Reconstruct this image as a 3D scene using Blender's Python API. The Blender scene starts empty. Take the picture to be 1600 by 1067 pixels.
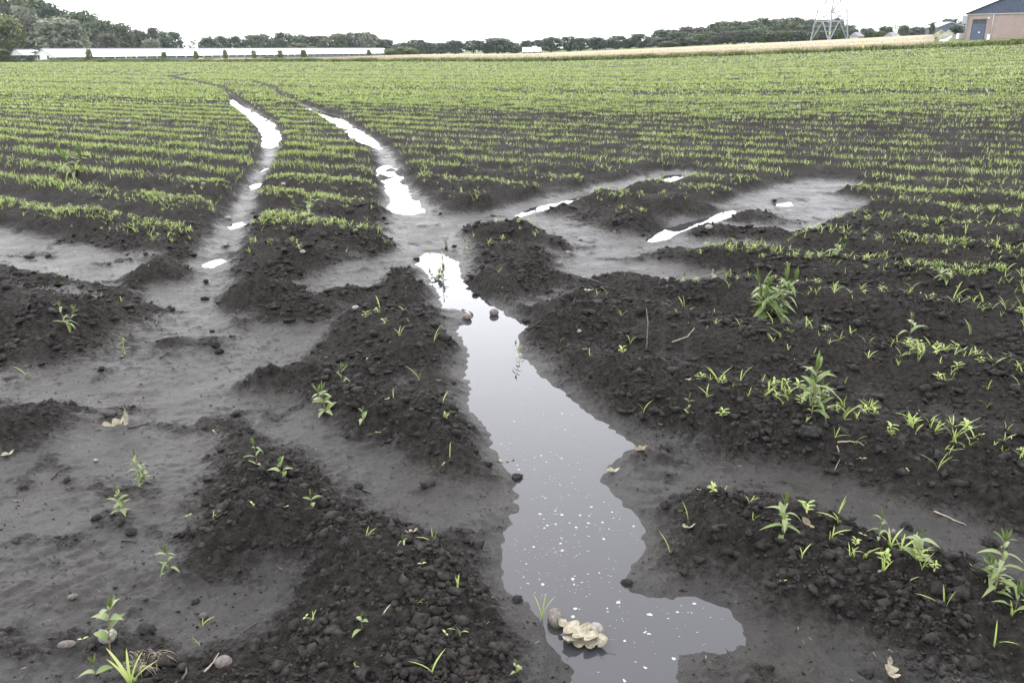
import bpy, math, random
import numpy as np
from mathutils import Vector, Matrix, Euler

random.seed(7)
rng = np.random.default_rng(11)
scene = bpy.context.scene
COL = scene.collection

# ------------------------------------------------------------------ camera
F = 1290.0; CAM_H = 1.6
TILT = math.atan(454.2 / F); ROLL = 0.009
fw = np.array([0, math.cos(TILT), -math.sin(TILT)])
_r0 = np.array([1.0, 0, 0]); _u0 = np.array([0, math.sin(TILT), math.cos(TILT)])
cr = _r0 * math.cos(ROLL) - _u0 * math.sin(ROLL)
cu = _u0 * math.cos(ROLL) + _r0 * math.sin(ROLL)
cam_d = bpy.data.cameras.new('camera'); cam = bpy.data.objects.new('camera', cam_d); COL.objects.link(cam)
cam_d.sensor_width = 36; cam_d.lens = F / 1600 * 36; cam_d.clip_start = 0.05; cam_d.clip_end = 8000
m = Matrix((( cr[0], cu[0], -fw[0], 0), (cr[1], cu[1], -fw[1], 0), (cr[2], cu[2], -fw[2], CAM_H), (0, 0, 0, 1)))
cam.matrix_world = m
scene.camera = cam
scene.render.engine = 'CYCLES'; scene.cycles.max_bounces = 5; scene.cycles.diffuse_bounces = 2; scene.cycles.glossy_bounces = 2; scene.cycles.transmission_bounces = 3
scene.render.resolution_x = 1024; scene.render.resolution_y = 682

# ------------------------------------------------------------------ overcast sky, soft sun, exposure
SUN_EL = math.radians(48); SUN_AZ = math.radians(-25)      # ahead and a little left, behind cloud
w = bpy.data.worlds.new('World'); scene.world = w; w.use_nodes = True
nt = w.node_tree; nt.nodes.clear()
out = nt.nodes.new('ShaderNodeOutputWorld'); bg = nt.nodes.new('ShaderNodeBackground')
sky = nt.nodes.new('ShaderNodeTexSky'); sky.sky_type = 'NISHITA'; sky.sun_disc = False
sky.sun_elevation = SUN_EL; sky.sun_rotation = SUN_AZ; sky.air_density = 1.0; sky.dust_density = 3.0
mixc = nt.nodes.new('ShaderNodeMix'); mixc.data_type = 'RGBA'; mixc.inputs['Factor'].default_value = 0.86
mixc.inputs['B'].default_value = (7.25, 7.38, 7.78, 1)        # closed cloud layer
nt.links.new(sky.outputs[0], mixc.inputs['A']); nt.links.new(mixc.outputs['Result'], bg.inputs['Color'])
bg.inputs['Strength'].default_value = 0.10
nt.links.new(bg.outputs[0], out.inputs[0])
sun_d = bpy.data.lights.new('sun', 'SUN'); sun_d.energy = 0.5; sun_d.angle = math.radians(120); sun_d.color = (1, 0.97, 0.92)
sun = bpy.data.objects.new('sun', sun_d); COL.objects.link(sun)
sd = Vector((math.sin(SUN_AZ) * math.cos(SUN_EL), math.cos(SUN_AZ) * math.cos(SUN_EL), math.sin(SUN_EL)))
sun.rotation_euler = sd.to_track_quat('Z', 'Y').to_euler(); sun.location = (0, 0, 50)
vs = scene.view_settings
vs.view_transform = 'Standard'; vs.look = 'None'; vs.exposure = 2.38; vs.gamma = 1; vs.use_curve_mapping = False

# ------------------------------------------------------------------ pixel of the photograph -> ground
def ray(px, py): return fw * F + cr * (px - 800) - cu * (py - 533.5)
def unp(px, py, z=0.0):
    d = ray(px, py); t = (z - CAM_H) / d[2]
    return np.array([0, 0, CAM_H]) + d * t
def at_depth(px, D):                      # ground point seen in column px, D metres ahead
    d = ray(px, 79); return d[0] / d[1] * D, D
TH = math.radians(56.9); NX, NY = math.cos(TH), math.sin(TH)
def rowc(x, y): return x * NX + y * NY, -x * NY + y * NX     # across the rows, along the rows
ROW_P, ROW_S0, EDGE = 0.93, 2.50, 106.0

# ------------------------------------------------------------------ noise
_ang = np.arange(256) / 256 * 2 * np.pi; _cs, _sn = np.cos(_ang), np.sin(_ang)
def pn(x, y, seed=0):
    xi = np.floor(x).astype(np.int64); yi = np.floor(y).astype(np.int64)
    xf = x - xi; yf = y - yi
    u = xf * xf * xf * (xf * (xf * 6 - 15) + 10); v = yf * yf * yf * (yf * (yf * 6 - 15) + 10)
    def g(ix, iy, dx, dy):
        h = (ix * 374761393 + iy * 668265263 + seed * 144269504) & 0x7fffffff
        h = ((h ^ (h >> 13)) * 1274126177) & 0x7fffffff
        h = (h ^ (h >> 16)) & 255
        return _cs[h] * dx + _sn[h] * dy
    a = g(xi, yi, xf, yf); b = g(xi + 1, yi, xf - 1, yf)
    c = g(xi, yi + 1, xf, yf - 1); d = g(xi + 1, yi + 1, xf - 1, yf - 1)
    return 1.45 * ((a * (1 - u) + b * u) * (1 - v) + (c * (1 - u) + d * u) * v)
def sst(e0, e1, x):
    t = np.clip((x - e0) / (e1 - e0), 0, 1); return t * t * (3 - 2 * t)

# ------------------------------------------------------------------ where the water and the mud flats lie
POOLS = {
 'main': [(650,405),(668,397),(690,396),(703,402),(715,417),(722,435),(740,455),(757,468),(778,485),(800,497),(832,503),
          (815,522),(806,545),(815,562),(830,577),(855,602),(880,616),(905,636),(932,657),(960,676),(985,689),(1000,700),
          (975,712),(952,728),(938,747),(948,768),(968,787),(992,806),(1008,828),(1012,847),(1000,862),(985,882),(975,908),(990,926),
          (1012,936),(1060,935),(1110,938),(1137,950),(1152,975),(1160,1000),(1140,1024),(1100,1026),(1062,1023),(1058,1067),
          (1055,1130),(915,1130),(915,1067),(903,1035),(872,1003),(848,965),(828,942),(805,935),(790,910),(785,880),(785,850),(795,830),
          (816,800),(812,770),(805,750),(790,735),(770,715),(765,690),(755,665),(737,630),(731,590),(728,560),(722,535),
          (717,512),(735,500),(738,492),(720,484),(695,480),(685,460),(675,440),(660,425)],
 'trackr': [(585,262),(605,258),(625,268),(635,285),(640,300),(655,315),(664,333),(640,336),(610,334),(605,325),(610,310),(600,290),(588,275)],
 'trackr2': [(470,166),(490,172),(530,182),(555,198),(575,209),(592,224),(596,234),(572,233),(555,222),(538,207),(518,193),(495,180),(470,170)],
 'trackl': [(362,154),(375,164),(402,178),(422,185),(434,200),(440,215),(440,231),(408,234),(410,215),(402,200),(382,180),(362,166),(355,157)],
 'sp1': [(404,266),(430,261),(432,265),(408,270)],
 'sp2': [(384,290),(412,286),(414,293),(392,297)],
 'sp3': [(357,351),(382,346),(384,352),(362,358)],
 'sp4': [(318,414),(345,404),(352,408),(330,420)],
 'right1': [(1008,376),(1030,360),(1060,352),(1100,341),(1120,333),(1150,329),(1142,341),(1110,349),(1075,359),(1045,373),(1020,379)],
 'right2': [(1212,320),(1236,316),(1236,321),(1216,324)],
 'right3': [(806,337),(830,326),(870,318),(912,306),(914,310),(872,324),(835,332),(808,341)],
 'right4': [(1015,289),(1035,276),(1062,273),(1062,280),(1040,288),(1020,292)],
 'far1': [(257,121.2),(264,119.4),(270,120.0),(265,122.4)],
}
POOL_W = {k: np.array([unp(px, py)[:2] for px, py in v]) for k, v in POOLS.items()}
POOL_B = {k: (tuple(P.min(0) - 1.2), tuple(P.max(0) + 1.2)) for k, P in POOL_W.items()}
FLOWS = [
 [(365,150,.0),(400,180,.0),(425,205,.02),(425,235,.0),(415,262,-.02),(395,292,-.02),(372,345,.02),(335,412,.08),(290,470,.18),(265,520,.28),(215,590,.45),(150,680,.44),(80,780,.45),(0,880,.5),(-90,1000,.55)],
 [(430,140,.02),(445,155,.02),(505,178,.0),(560,207,.02),(600,240,.02),(620,290,.02),(650,330,.14),(665,370,.26),(690,410,.16),(720,470,.1),(770,530,.1),(800,600,.14),(840,670,.16),(880,730,.16),(890,850,.16),(920,950,.2),(1000,1010,.2),(1000,1100,.2)],
 [(365,150,.0),(345,138,.05),(300,128,.1),(265,121,.35),(300,116,.2),(340,111,.1)],
 [(430,140,.02),(400,131,.02),(340,126,.02)],
 [(660,352,.3),(780,352,.35),(880,350,.3),(960,385,.3),(1050,390,.3),(1150,380,.25),(1250,340,.3),(1300,315,.25)],
 [(1060,274,.2),(1000,290,.18),(900,308,.14),(800,337,.18),(700,352,.25)],
 [(1290,290,.25),(1240,302,.25),(1140,335,.2),(1040,370,.22),(950,400,.2),(900,430,.12),(850,480,.08)],
 [(1000,425,.25),(1080,440,.22),(1120,445,.12)], [(930,520,.07),(960,515,.07)],
 [(-60,372,.26),(100,410,.26),(220,440,.2),(300,452,.2)],
 [(650,395,.06),(560,440,.1),(480,500,.14),(380,560,.24),(280,600,.24)],
 [(560,418,.06),(470,455,.06),(400,495,.07)],
 [(800,790,.08),(700,800,.05),(620,770,.07),(540,715,.03),(460,672,.05),(390,640,.1)],
 [(960,770,.12),(1060,745,.08),(1250,770,.02),(1450,835,.05),(1620,900,.07)],
 [(1060,1005,.06),(1160,1010,.05),(1300,1045,.04)],
 [(20,1060,.18),(150,1000,.12),(300,965,.10),(400,945,.06)],
 [(150,610,.2),(40,600,.14),(-60,580,.12)],
]
def _flow_w(fl):
    r = []
    for px, py, hw in fl:
        p = unp(px, py); r.append((p[0], p[1], hw))
    return r
FLOW_W = [_flow_w(f) for f in FLOWS]
MOUNDS = [(1070,332,.26,.10),(985,358,.28,.10),(925,345,.2,.05),(1120,368,.24,.07),(1205,376,.22,.08),(1062,404,.2,.05),(1010,305,.3,.06),
          (800,445,.3,.12),(905,520,.26,.13),(960,470,.3,.07),(395,478,.17,.12),(470,495,.22,.09),(440,470,.2,.07),(250,437,.2,.10),(440,425,.26,.12),(540,470,.2,.05),
          (60,500,.4,.08),(150,505,.3,.06),(30,675,.2,.08),(740,330,.2,.03),(870,300,.25,.06),(1180,345,.25,.06),
          (270,545,.12,.04),(330,543,.1,.035),(80,555,.3,.05),(570,1000,.25,.04)]
MOUND_W = [(*unp(px, py)[:2], r, h * 1.25) for px, py, r, h in MOUNDS]

def poly_sd(x, y, P):
    """signed distance, negative inside"""
    d2 = np.full(x.shape, 1e9); ins = np.zeros(x.shape, bool)
    n = len(P)
    for i in range(n):
        ax, ay = P[i]; bx, by = P[(i + 1) % n]
        ex, ey = bx - ax, by - ay
        t = np.clip(((x - ax) * ex + (y - ay) * ey) / (ex * ex + ey * ey + 1e-12), 0, 1)
        d2 = np.minimum(d2, (x - ax - t * ex) ** 2 + (y - ay - t * ey) ** 2)
        c = ((ay > y) != (by > y))
        xs = ax + (y - ay) / (by - ay + 1e-12) * ex
        ins ^= c & (x < xs)
    d = np.sqrt(d2)
    return np.where(ins, -d, d)

def macro(x, y):
    z = 3.0 * (np.clip(x - 4, 0, 95) / 81) ** 1.2
    s, a = rowc(x, y)
    z = z - 0.9 * sst(104, 128, s) * sst(20, 80, -x)
    return z

def fields(x, y):
    """pool distance, mud mask (1 = flat silt), for points within the near field"""
    x = np.asarray(x, float); y = np.asarray(y, float)
    r = np.hypot(x, y)
    pool = np.full(x.shape, 5.0); mud = np.zeros(x.shape)
    nz = 0.5 * pn(x / .35, y / .35, 3) + 0.3 * pn(x / .12, y / .12, 4) + .28 * pn(x / .05, y / .05, 14)
    near = r < 75
    xn, yn, nn, rn = x[near], y[near], nz[near], r[near]
    pl = np.full(xn.shape, 5.0)
    for k, P in POOL_W.items():
        lo, hi = POOL_B[k]
        if xn.size == 1 and not (lo[0] < xn[0] < hi[0] and lo[1] < yn[0] < hi[1]): continue
        sel = (xn > lo[0]) & (xn < hi[0]) & (yn > lo[1]) & (yn < hi[1])
        if sel.any(): pl[sel] = np.minimum(pl[sel], poly_sd(xn[sel], yn[sel], P))
    fd = np.full(xn.shape, 5.0)
    for fl in FLOW_W:
        for (ax, ay, aw), (bx, by, bw) in zip(fl[:-1], fl[1:]):
            lo = (min(ax, bx) - 1.6, min(ay, by) - 1.6); hi = (max(ax, bx) + 1.6, max(ay, by) + 1.6)
            if xn.size == 1 and not (lo[0] < xn[0] < hi[0] and lo[1] < yn[0] < hi[1]): continue
            sel = (xn > lo[0]) & (xn < hi[0]) & (yn > lo[1]) & (yn < hi[1])
            if not sel.any(): continue
            xs, ys = xn[sel], yn[sel]
            ex, ey = bx - ax, by - ay
            t = np.clip(((xs - ax) * ex + (ys - ay) * ey) / (ex * ex + ey * ey), 0, 1)
            d = np.hypot(xs - ax - t * ex, ys - ay - t * ey) - (aw + (bw - aw) * t)
            fd[sel] = np.minimum(fd[sel], d)
    fdn = fd + 0.10 * nn
    pool[near] = pl + 0.06 * nn
    far_ = sst(8, 13, rn)
    mm = 1 - sst(-0.02, 0.30, np.minimum(fdn, pl + .03 + .10 * far_ + .06 * nn))
    mud[near] = mm
    return pool, mud, nz

def height(x, y, full=False):
    x = np.asarray(x, float); y = np.asarray(y, float)
    r = np.hypot(x, y)
    pool, mud, nz = fields(x, y)
    s, a = rowc(x, y)
    lod = 1 - sst(25, 60, r)
    wob = .09 * pn(a / 1.7, s / 1.7, 21) + .03 * pn(x / .3, y / .3, 22)
    ph = (s - ROW_S0 + wob) / ROW_P
    kk = np.round(ph)
    prof = (0.5 + 0.5 * np.cos(2 * np.pi * ph)) ** 0.85
    amp = .105 * (1 + .35 * pn(a / .8, s / .5, 23)) * (.85 + .3 * np.sin(kk * 12.9898))
    ridge = prof * amp
    A = 1 - mud
    mnd = np.zeros(x.shape)
    for mx, my, mr, mh in MOUND_W:
        if x.size == 1 and (x[0] - mx) ** 2 + (y[0] - my) ** 2 > 6 * mr * mr: continue
        d2 = ((x - mx) ** 2 + (y - my) ** 2) / mr ** 2
        sel = d2 < 6
        if sel.any(): mnd[sel] += mh * np.exp(-(d2[sel] * (1 + .5 * nz[sel])))
    # low rafts of crumbs left lying in the silt
    raft = .75 * sst(.16, .56, pn(x / .42, y / .3, 15) * .75 + .5 * pn(x / .11, y / .11, 16)) * sst(.02, .12, pool) * mud
    A2 = np.clip(A + mnd * 16 * mud + .6 * raft, 0, 1)
    z = .030 * A + .014 + ridge * A * A + mnd * (.35 + .65 * mud)
    z += .006 * raft
    z += A * .022 * pn(x / .42, y / .42, 31) + (.007 + .004 * A) * pn(x / .2, y / .2, 32)
    fine = sst(60, 12, r)
    rough = (.34 + .66 * A2)
    bl = np.abs(pn(x / .11, y / .11, 33)); bl2 = np.abs(pn(x / .047 + 7, y / .047, 34)); bl3 = np.abs(pn(x / .021, y / .021 + 3, 35))
    patch = .55 + .75 * sst(-.35, .45, pn(x / .5, y / .5, 36))
    z += fine * rough * patch * (.034 * bl + .026 * bl2 + .013 * bl3 - .017)
    land = np.maximum(z, .007 + .003 * nz * mud)
    # shore: ground dips under the water sheet at z = 0
    tw = sst(-.035, .11, pool)
    bed = -.045 * sst(0, -.12, pool) - .004
    bed = bed + .068 * sst(.30, .55, pn(x / .45, y / .38, 17) * .8 + .35 * pn(x / .12, y / .12, 18)) * sst(8.5, 12, r)      # soil lumps standing in the far rut water
    zz = bed * (1 - tw) + land * tw
    zz = zz * lod + (zz * .35 + .02) * (1 - lod)
    s_out = sst(EDGE - 1, EDGE + 2, s)
    zz = zz * (1 - s_out) + .05 * s_out
    zz = zz + macro(x, y)
    if full: return zz, pool, mud, A2
    return zz
def hz(x, y): return float(height(np.array([x]), np.array([y]))[0])
def gpt(px, py, it=5):
    z = .05
    for _ in range(it):
        p = unp(px, py, z); z = .5 * z + .5 * hz(p[0], p[1])
    p = unp(px, py, z); return np.array([p[0], p[1], hz(p[0], p[1])])
def pxm(p): return float(np.dot(np.asarray(p) - np.array([0, 0, CAM_H]), fw)) / F      # metres per photo pixel at p

# ------------------------------------------------------------------ mesh helpers
def mesh_np(name, V, Fc, mat=None, smooth=True, attrs=None):
    V = np.asarray(V, np.float32); Fc = np.asarray(Fc, np.int32)
    me = bpy.data.meshes.new(name)
    me.vertices.add(len(V)); me.vertices.foreach_set('co', V.ravel())
    n, k = Fc.shape
    me.loops.add(n * k); me.polygons.add(n)
    me.polygons.foreach_set('loop_start', np.arange(0, n * k, k, dtype=np.int32))
    me.loops.foreach_set('vertex_index', Fc.ravel())
    me.polygons.foreach_set('use_smooth', np.full(n, smooth, bool))
    me.update(calc_edges=True)
    if attrs:
        for an, av in attrs.items():
            at = me.attributes.new(an, 'FLOAT', 'POINT'); at.data.foreach_set('value', np.asarray(av, np.float32))
    if mat: me.materials.append(mat)
    return me
def join(parts):
    V = []; Fc = []; T = []; o = 0
    for v, f, t in parts: V.append(v); Fc.append(f + o); T.append(t); o += len(v)
    return np.vstack(V), np.vstack(Fc), np.concatenate(T)
def obj(name, me, parent=None, loc=None):
    o = bpy.data.objects.new(name, me); COL.objects.link(o)
    if parent: o.parent = parent
    if loc is not None: o.location = loc
    return o
def tag(o, label=None, cat=None, group=None, kind=None):
    if label: o['label'] = label
    if cat: o['category'] = cat
    if group: o['group'] = group
    if kind: o['kind'] = kind
    return o
def empty(name, loc, rz=0):
    o = bpy.data.objects.new(name, None); COL.objects.link(o); o.location = loc; o.rotation_euler = (0, 0, rz)
    o.empty_display_size = .05
    return o
class MB:
    def __init__(s): s.v = []; s.f = []
    def add(s, vs, fs):
        b = len(s.v); s.v += [tuple(p) for p in vs]; s.f += [tuple(i + b for i in f) for f in fs]
    def box(s, lo, hi):
        x0, y0, z0 = lo; x1, y1, z1 = hi
        s.add([(x0,y0,z0),(x1,y0,z0),(x1,y1,z0),(x0,y1,z0),(x0,y0,z1),(x1,y0,z1),(x1,y1,z1),(x0,y1,z1)],
              [(0,3,2,1),(4,5,6,7),(0,1,5,4),(1,2,6,5),(2,3,7,6),(3,0,4,7)])
    def prism(s, prof, y0, y1):                # closed outline in x,z pushed along y
        n = len(prof)
        s.add([(x, y0, z) for x, z in prof] + [(x, y1, z) for x, z in prof],
              [tuple(range(n)), tuple(range(2 * n - 1, n - 1, -1))] + [(i, i + n, (i + 1) % n + n, (i + 1) % n) for i in range(n)])
    def bar(s, a, b, w, w2=None):
        a = Vector(a); b = Vector(b); w2 = w if w2 is None else w2
        d = (b - a).normalized(); u = d.cross(Vector((0, 0, 1)))
        if u.length < 1e-3: u = Vector((1, 0, 0))
        u.normalize(); v = d.cross(u)
        vs = []
        for p, ww in ((a, w), (b, w2)):
            for i, j in ((-1,-1),(1,-1),(1,1),(-1,1)): vs.append(p + u * i * ww / 2 + v * j * ww / 2)
        s.add(vs, [(0,1,2,3),(7,6,5,4),(0,4,5,1),(1,5,6,2),(2,6,7,3),(3,7,4,0)])
    def tube(s, pts, rads, n=6):
        pts = [Vector(p) for p in pts]; vs = []; fs = []
        pu = None
        for i, p in enumerate(pts):
            d = (pts[min(i + 1, len(pts) - 1)] - pts[max(i - 1, 0)]).normalized()
            u = d.cross(Vector((0.13, 0.31, 1))) if pu is None else (pu - d * pu.dot(d))
            if u.length < 1e-5: u = d.cross(Vector((1, 0, 0)))
            u.normalize(); pu = u; v = d.cross(u)
            for k in range(n):
                an = 2 * math.pi * k / n; vs.append(p + (u * math.cos(an) + v * math.sin(an)) * rads[i])
        for i in range(len(pts) - 1):
            for k in range(n):
                k2 = (k + 1) % n; fs.append((i * n + k, i * n + k2, (i + 1) * n + k2, (i + 1) * n + k))
        fs.append(tuple(range(n - 1, -1, -1))); fs.append(tuple(range((len(pts) - 1) * n, len(pts) * n)))
        s.add(vs, fs)
    def mesh(s, name, mat, smooth=False):
        me = bpy.data.meshes.new(name); me.from_pydata(s.v, [], s.f); me.update()
        if smooth: me.polygons.foreach_set('use_smooth', np.ones(len(me.polygons), bool))
        me.materials.append(mat); return me
    def build(s, name, mat, parent=None, smooth=False, loc=None): return obj(name, s.mesh(name, mat, smooth), parent, loc)

# ------------------------------------------------------------------ materials
def mat(name, col, rough=.8, spec=.5, var=0.0, scale=20, bump=0.0, bscale=60, bdist=.004, col2=None, objvar=0.0, trans=0.0, coords='Object', metallic=0):
    M = bpy.data.materials.new(name); M.use_nodes = True; T = M.node_tree; N = T.nodes
    b = N['Principled BSDF']; b.inputs['Roughness'].default_value = rough; b.inputs['Specular IOR Level'].default_value = spec
    b.inputs['Metallic'].default_value = metallic
    tc = N.new('ShaderNodeTexCoord')
    src = None
    if var or col2:
        nz = N.new('ShaderNodeTexNoise'); nz.inputs['Scale'].default_value = scale; nz.inputs['Detail'].default_value = 4
        T.links.new(tc.outputs[coords], nz.inputs['Vector'])
        rp = N.new('ShaderNodeValToRGB'); rp.color_ramp.elements[0].position = .32; rp.color_ramp.elements[1].position = .68
        c2 = col2 if col2 else tuple(c * (1 + var) for c in col)
        c1 = col if col2 else tuple(c * (1 - var) for c in col)
        rp.color_ramp.elements[0].color = (*c1, 1); rp.color_ramp.elements[1].color = (*c2, 1)
        T.links.new(nz.outputs['Fac'], rp.inputs[0]); src = rp.outputs[0]
    else:
        rg = N.new('ShaderNodeRGB'); rg.outputs[0].default_value = (*col, 1); src = rg.outputs[0]
    if objvar:
        oi = N.new('ShaderNodeObjectInfo'); mr = N.new('ShaderNodeMapRange')
        mr.inputs['To Min'].default_value = 1 - objvar; mr.inputs['To Max'].default_value = 1 + objvar
        T.links.new(oi.outputs['Random'], mr.inputs['Value'])
        hs = N.new('ShaderNodeHueSaturation'); T.links.new(mr.outputs[0], hs.inputs['Value']); T.links.new(src, hs.inputs['Color'])
        src = hs.outputs[0]
    T.links.new(src, b.inputs['Base Color'])
    if bump:
        n2 = N.new('ShaderNodeTexNoise'); n2.inputs['Scale'].default_value = bscale; n2.inputs['Detail'].default_value = 5
        T.links.new(tc.outputs[coords], n2.inputs['Vector'])
        bp = N.new('ShaderNodeBump'); bp.inputs['Strength'].default_value = bump; bp.inputs['Distance'].default_value = bdist
        T.links.new(n2.outputs['Fac'], bp.inputs['Height']); T.links.new(bp.outputs[0], b.inputs['Normal'])
    if trans:
        tr = N.new('ShaderNodeBsdfTranslucent'); T.links.new(src, tr.inputs['Color'])
        mx = N.new('ShaderNodeMixShader'); mx.inputs[0].default_value = trans
        T.links.new(b.outputs[0], mx.inputs[1]); T.links.new(tr.outputs[0], mx.inputs[2])
        T.links.new(mx.outputs[0], N['Material Output'].inputs['Surface'])
    return M

def tint_mat(name, stops, rough=.55, trans=.25, spec=.4):
    """plant colour from the 'tint' number that each plant carries"""
    M = bpy.data.materials.new(name); M.use_nodes = True; T = M.node_tree; N = T.nodes
    b = N['Principled BSDF']; b.inputs['Roughness'].default_value = rough; b.inputs['Specular IOR Level'].default_value = spec
    at = N.new('ShaderNodeAttribute'); at.attribute_name = 'tint'
    rp = N.new('ShaderNodeValToRGB'); e = rp.color_ramp.elements
    e[0].position, e[0].color = stops[0][0], (*stops[0][1], 1); e[1].position, e[1].color = stops[-1][0], (*stops[-1][1], 1)
    for p, c in stops[1:-1]:
        q = e.new(p); q.color = (*c, 1)
    T.links.new(at.outputs['Fac'], rp.inputs[0]); T.links.new(rp.outputs[0], b.inputs['Base Color'])
    tr = N.new('ShaderNodeBsdfTranslucent'); T.links.new(rp.outputs[0], tr.inputs['Color'])
    mx = N.new('ShaderNodeMixShader'); mx.inputs[0].default_value = trans
    T.links.new(b.outputs[0], mx.inputs[1]); T.links.new(tr.outputs[0], mx.inputs[2])
    T.links.new(mx.outputs[0], N['Material Output'].inputs['Surface'])
    return M

def ground_mat():
    M = bpy.data.materials.new('peat_soil'); M.use_nodes = True; T = M.node_tree; N = T.nodes; L = T.links.new
    b = N['Principled BSDF']; b.inputs['Specular IOR Level'].default_value = .5
    tc = N.new('ShaderNodeTexCoord')
    def noise(sc, det=5, rg=.55):
        n = N.new('ShaderNodeTexNoise'); n.inputs['Scale'].default_value = sc; n.inputs['Detail'].default_value = det; n.inputs['Roughness'].default_value = rg
        L(tc.outputs['Object'], n.inputs['Vector']); return n.outputs['Fac']
    def ramp(src, p0, c0, p1, c1):
        r = N.new('ShaderNodeValToRGB'); e = r.color_ramp.elements
        e[0].position, e[0].color = p0, (*c0, 1); e[1].position, e[1].color = p1, (*c1, 1); L(src, r.inputs[0]); return r.outputs[0]
    def mix(f, a, bb):
        x = N.new('ShaderNodeMix'); x.data_type = 'RGBA'; L(f, x.inputs['Factor']); L(a, x.inputs['A']); L(bb, x.inputs['B']); return x.outputs['Result']
    def math_(op, a, bb=None, clamp=False):
        x = N.new('ShaderNodeMath'); x.operation = op; x.use_clamp = clamp
        for i, q in enumerate((a, bb)):
            if q is None: continue
            if isinstance(q, (int, float)): x.inputs[i].default_value = q
            else: L(q, x.inputs[i])
        return x.outputs[0]
    am = N.new('ShaderNodeAttribute'); am.attribute_name = 'mud'; mud = am.outputs['Fac']
    ag = N.new('ShaderNodeAttribute'); ag.attribute_name = 'grass'
    soil = ramp(noise(38, 3), .3, (.0118, .0104, .0094), .72, (.0345, .0308, .0278))
    silt = ramp(noise(14, 4), .3, (.0136, .0129, .0125), .7, (.0298, .0282, .0270))
    n_edge = noise(48, 5, .72)
    brn = N.new('ShaderNodeRGB'); brn.outputs[0].default_value = (.027, .0215, .0165, 1)
    silt = mix(math_('MULTIPLY', ramp(noise(2.3, 4), .42, (0, 0, 0), .7, (1, 1, 1)), .6), silt, brn.outputs[0])
    ms = N.new('ShaderNodeMapRange'); ms.interpolation_type = 'SMOOTHSTEP'; ms.inputs['From Min'].default_value = .22; ms.inputs['From Max'].default_value = .92
    L(math_('ADD', mud, math_('MULTIPLY', math_('SUBTRACT', n_edge, .5), 1.5)), ms.inputs['Value']); mm = ms.outputs[0]
    spk = ramp(noise(150, 3, .7), .40, (1, 1, 1), .54, (0, 0, 0))       # dark peat grains lying on the silt
    silt = mix(math_('MULTIPLY', spk, .62), silt, soil)
    c = mix(mm, soil, silt)
    grit = ramp(noise(240, 2), .70, (0, 0, 0), .76, (1, 1, 1))      # pale grains and straw crumbs
    gcol = N.new('ShaderNodeRGB'); gcol.outputs[0].default_value = (.075, .07, .062, 1)
    c = mix(math_('MULTIPLY', grit, .35), c, gcol.outputs[0])
    grs = ramp(noise(3, 6), .3, (.075, .095, .03), .7, (.13, .155, .055))
    c = mix(ag.outputs['Fac'], c, grs)
    L(c, b.inputs['Base Color'])
    damp = noise(3.2, 5, .65)
    rgh = N.new('ShaderNodeMapRange'); L(mm, rgh.inputs['Value']); rgh.inputs['To Min'].default_value = .85; rgh.inputs['To Max'].default_value = .43
    rr = math_('ADD', rgh.outputs[0], math_('MULTIPLY', math_('SUBTRACT', damp, .5), .55))
    L(math_('MAXIMUM', rr, ag.outputs['Fac']), b.inputs['Roughness'])
    spc = N.new('ShaderNodeMapRange'); L(mm, spc.inputs['Value']); spc.inputs['To Min'].default_value = .07; spc.inputs['To Max'].default_value = .175
    L(spc.outputs[0], b.inputs['Specular IOR Level'])
    vo = N.new('ShaderNodeTexVoronoi'); vo.inputs['Scale'].default_value = 72; L(tc.outputs['Object'], vo.inputs['Vector'])
    h = math_('SUBTRACT', math_('MULTIPLY', noise(110, 4, .75), 1.25), math_('MULTIPLY', vo.outputs['Distance'], math_('SUBTRACT', .75, math_('MULTIPLY', mm, .55))))
    inv = math_('SUBTRACT', 1.0, math_('MULTIPLY', mm, .40))
    bp = N.new('ShaderNodeBump'); bp.inputs['Distance'].default_value = .017
    L(h, bp.inputs['Height']); L(inv, bp.inputs['Strength']); L(bp.outputs[0], b.inputs['Normal'])
    return M
M_GROUND = ground_mat()

def water_mat():
    M = bpy.data.materials.new('puddle_water'); M.use_nodes = True; T = M.node_tree; N = T.nodes; L = T.links.new
    b = N['Principled BSDF']; b.inputs['Roughness'].default_value = .02; b.inputs['IOR'].default_value = 1.34
    b.inputs['Base Color'].default_value = (.026, .026, .029, 1)
    tc = N.new('ShaderNodeTexCoord'); n = N.new('ShaderNodeTexNoise'); n.inputs['Scale'].default_value = 2.5; n.inputs['Detail'].default_value = 2
    L(tc.outputs['Object'], n.inputs['Vector'])
    bp = N.new('ShaderNodeBump'); bp.inputs['Strength'].default_value = .04; bp.inputs['Distance'].default_value = .02
    L(n.outputs['Fac'], bp.inputs['Height']); L(bp.outputs[0], b.inputs['Normal'])
    return M
M_WATER = water_mat()
M_CLODU = mat('clod_lump', (.011, .0102, .0096), .85, .1, col2=(.030, .028, .0265), scale=3, bump=.45, bscale=6, bdist=.10)
M_CLOD = mat('clod_soil', (.0100, .0089, .0081), .85, .1, col2=(.0310, .0278, .0252), scale=45, bump=.7, bscale=160, bdist=.006)
M_CROP = tint_mat('crop_green', [(0, (.13, .185, .035)), (.45, (.20, .265, .055)), (.8, (.25, .305, .08)), (1, (.31, .345, .15))])
M_LEAF = tint_mat('weed_leaf', [(0, (.060, .098, .022)), (.5, (.105, .145, .038)), (1, (.15, .18, .078))], rough=.5, trans=.2, spec=.3)
M_STEM = mat('weed_stem', (.13, .15, .05), .6, col2=(.16, .09, .06), scale=30)
M_STONE1 = mat('stone_grey_pink', (.065, .056, .050), .6, .3, col2=(.17, .145, .13), scale=3.5, bump=.5, bscale=9, bdist=.06)
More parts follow.
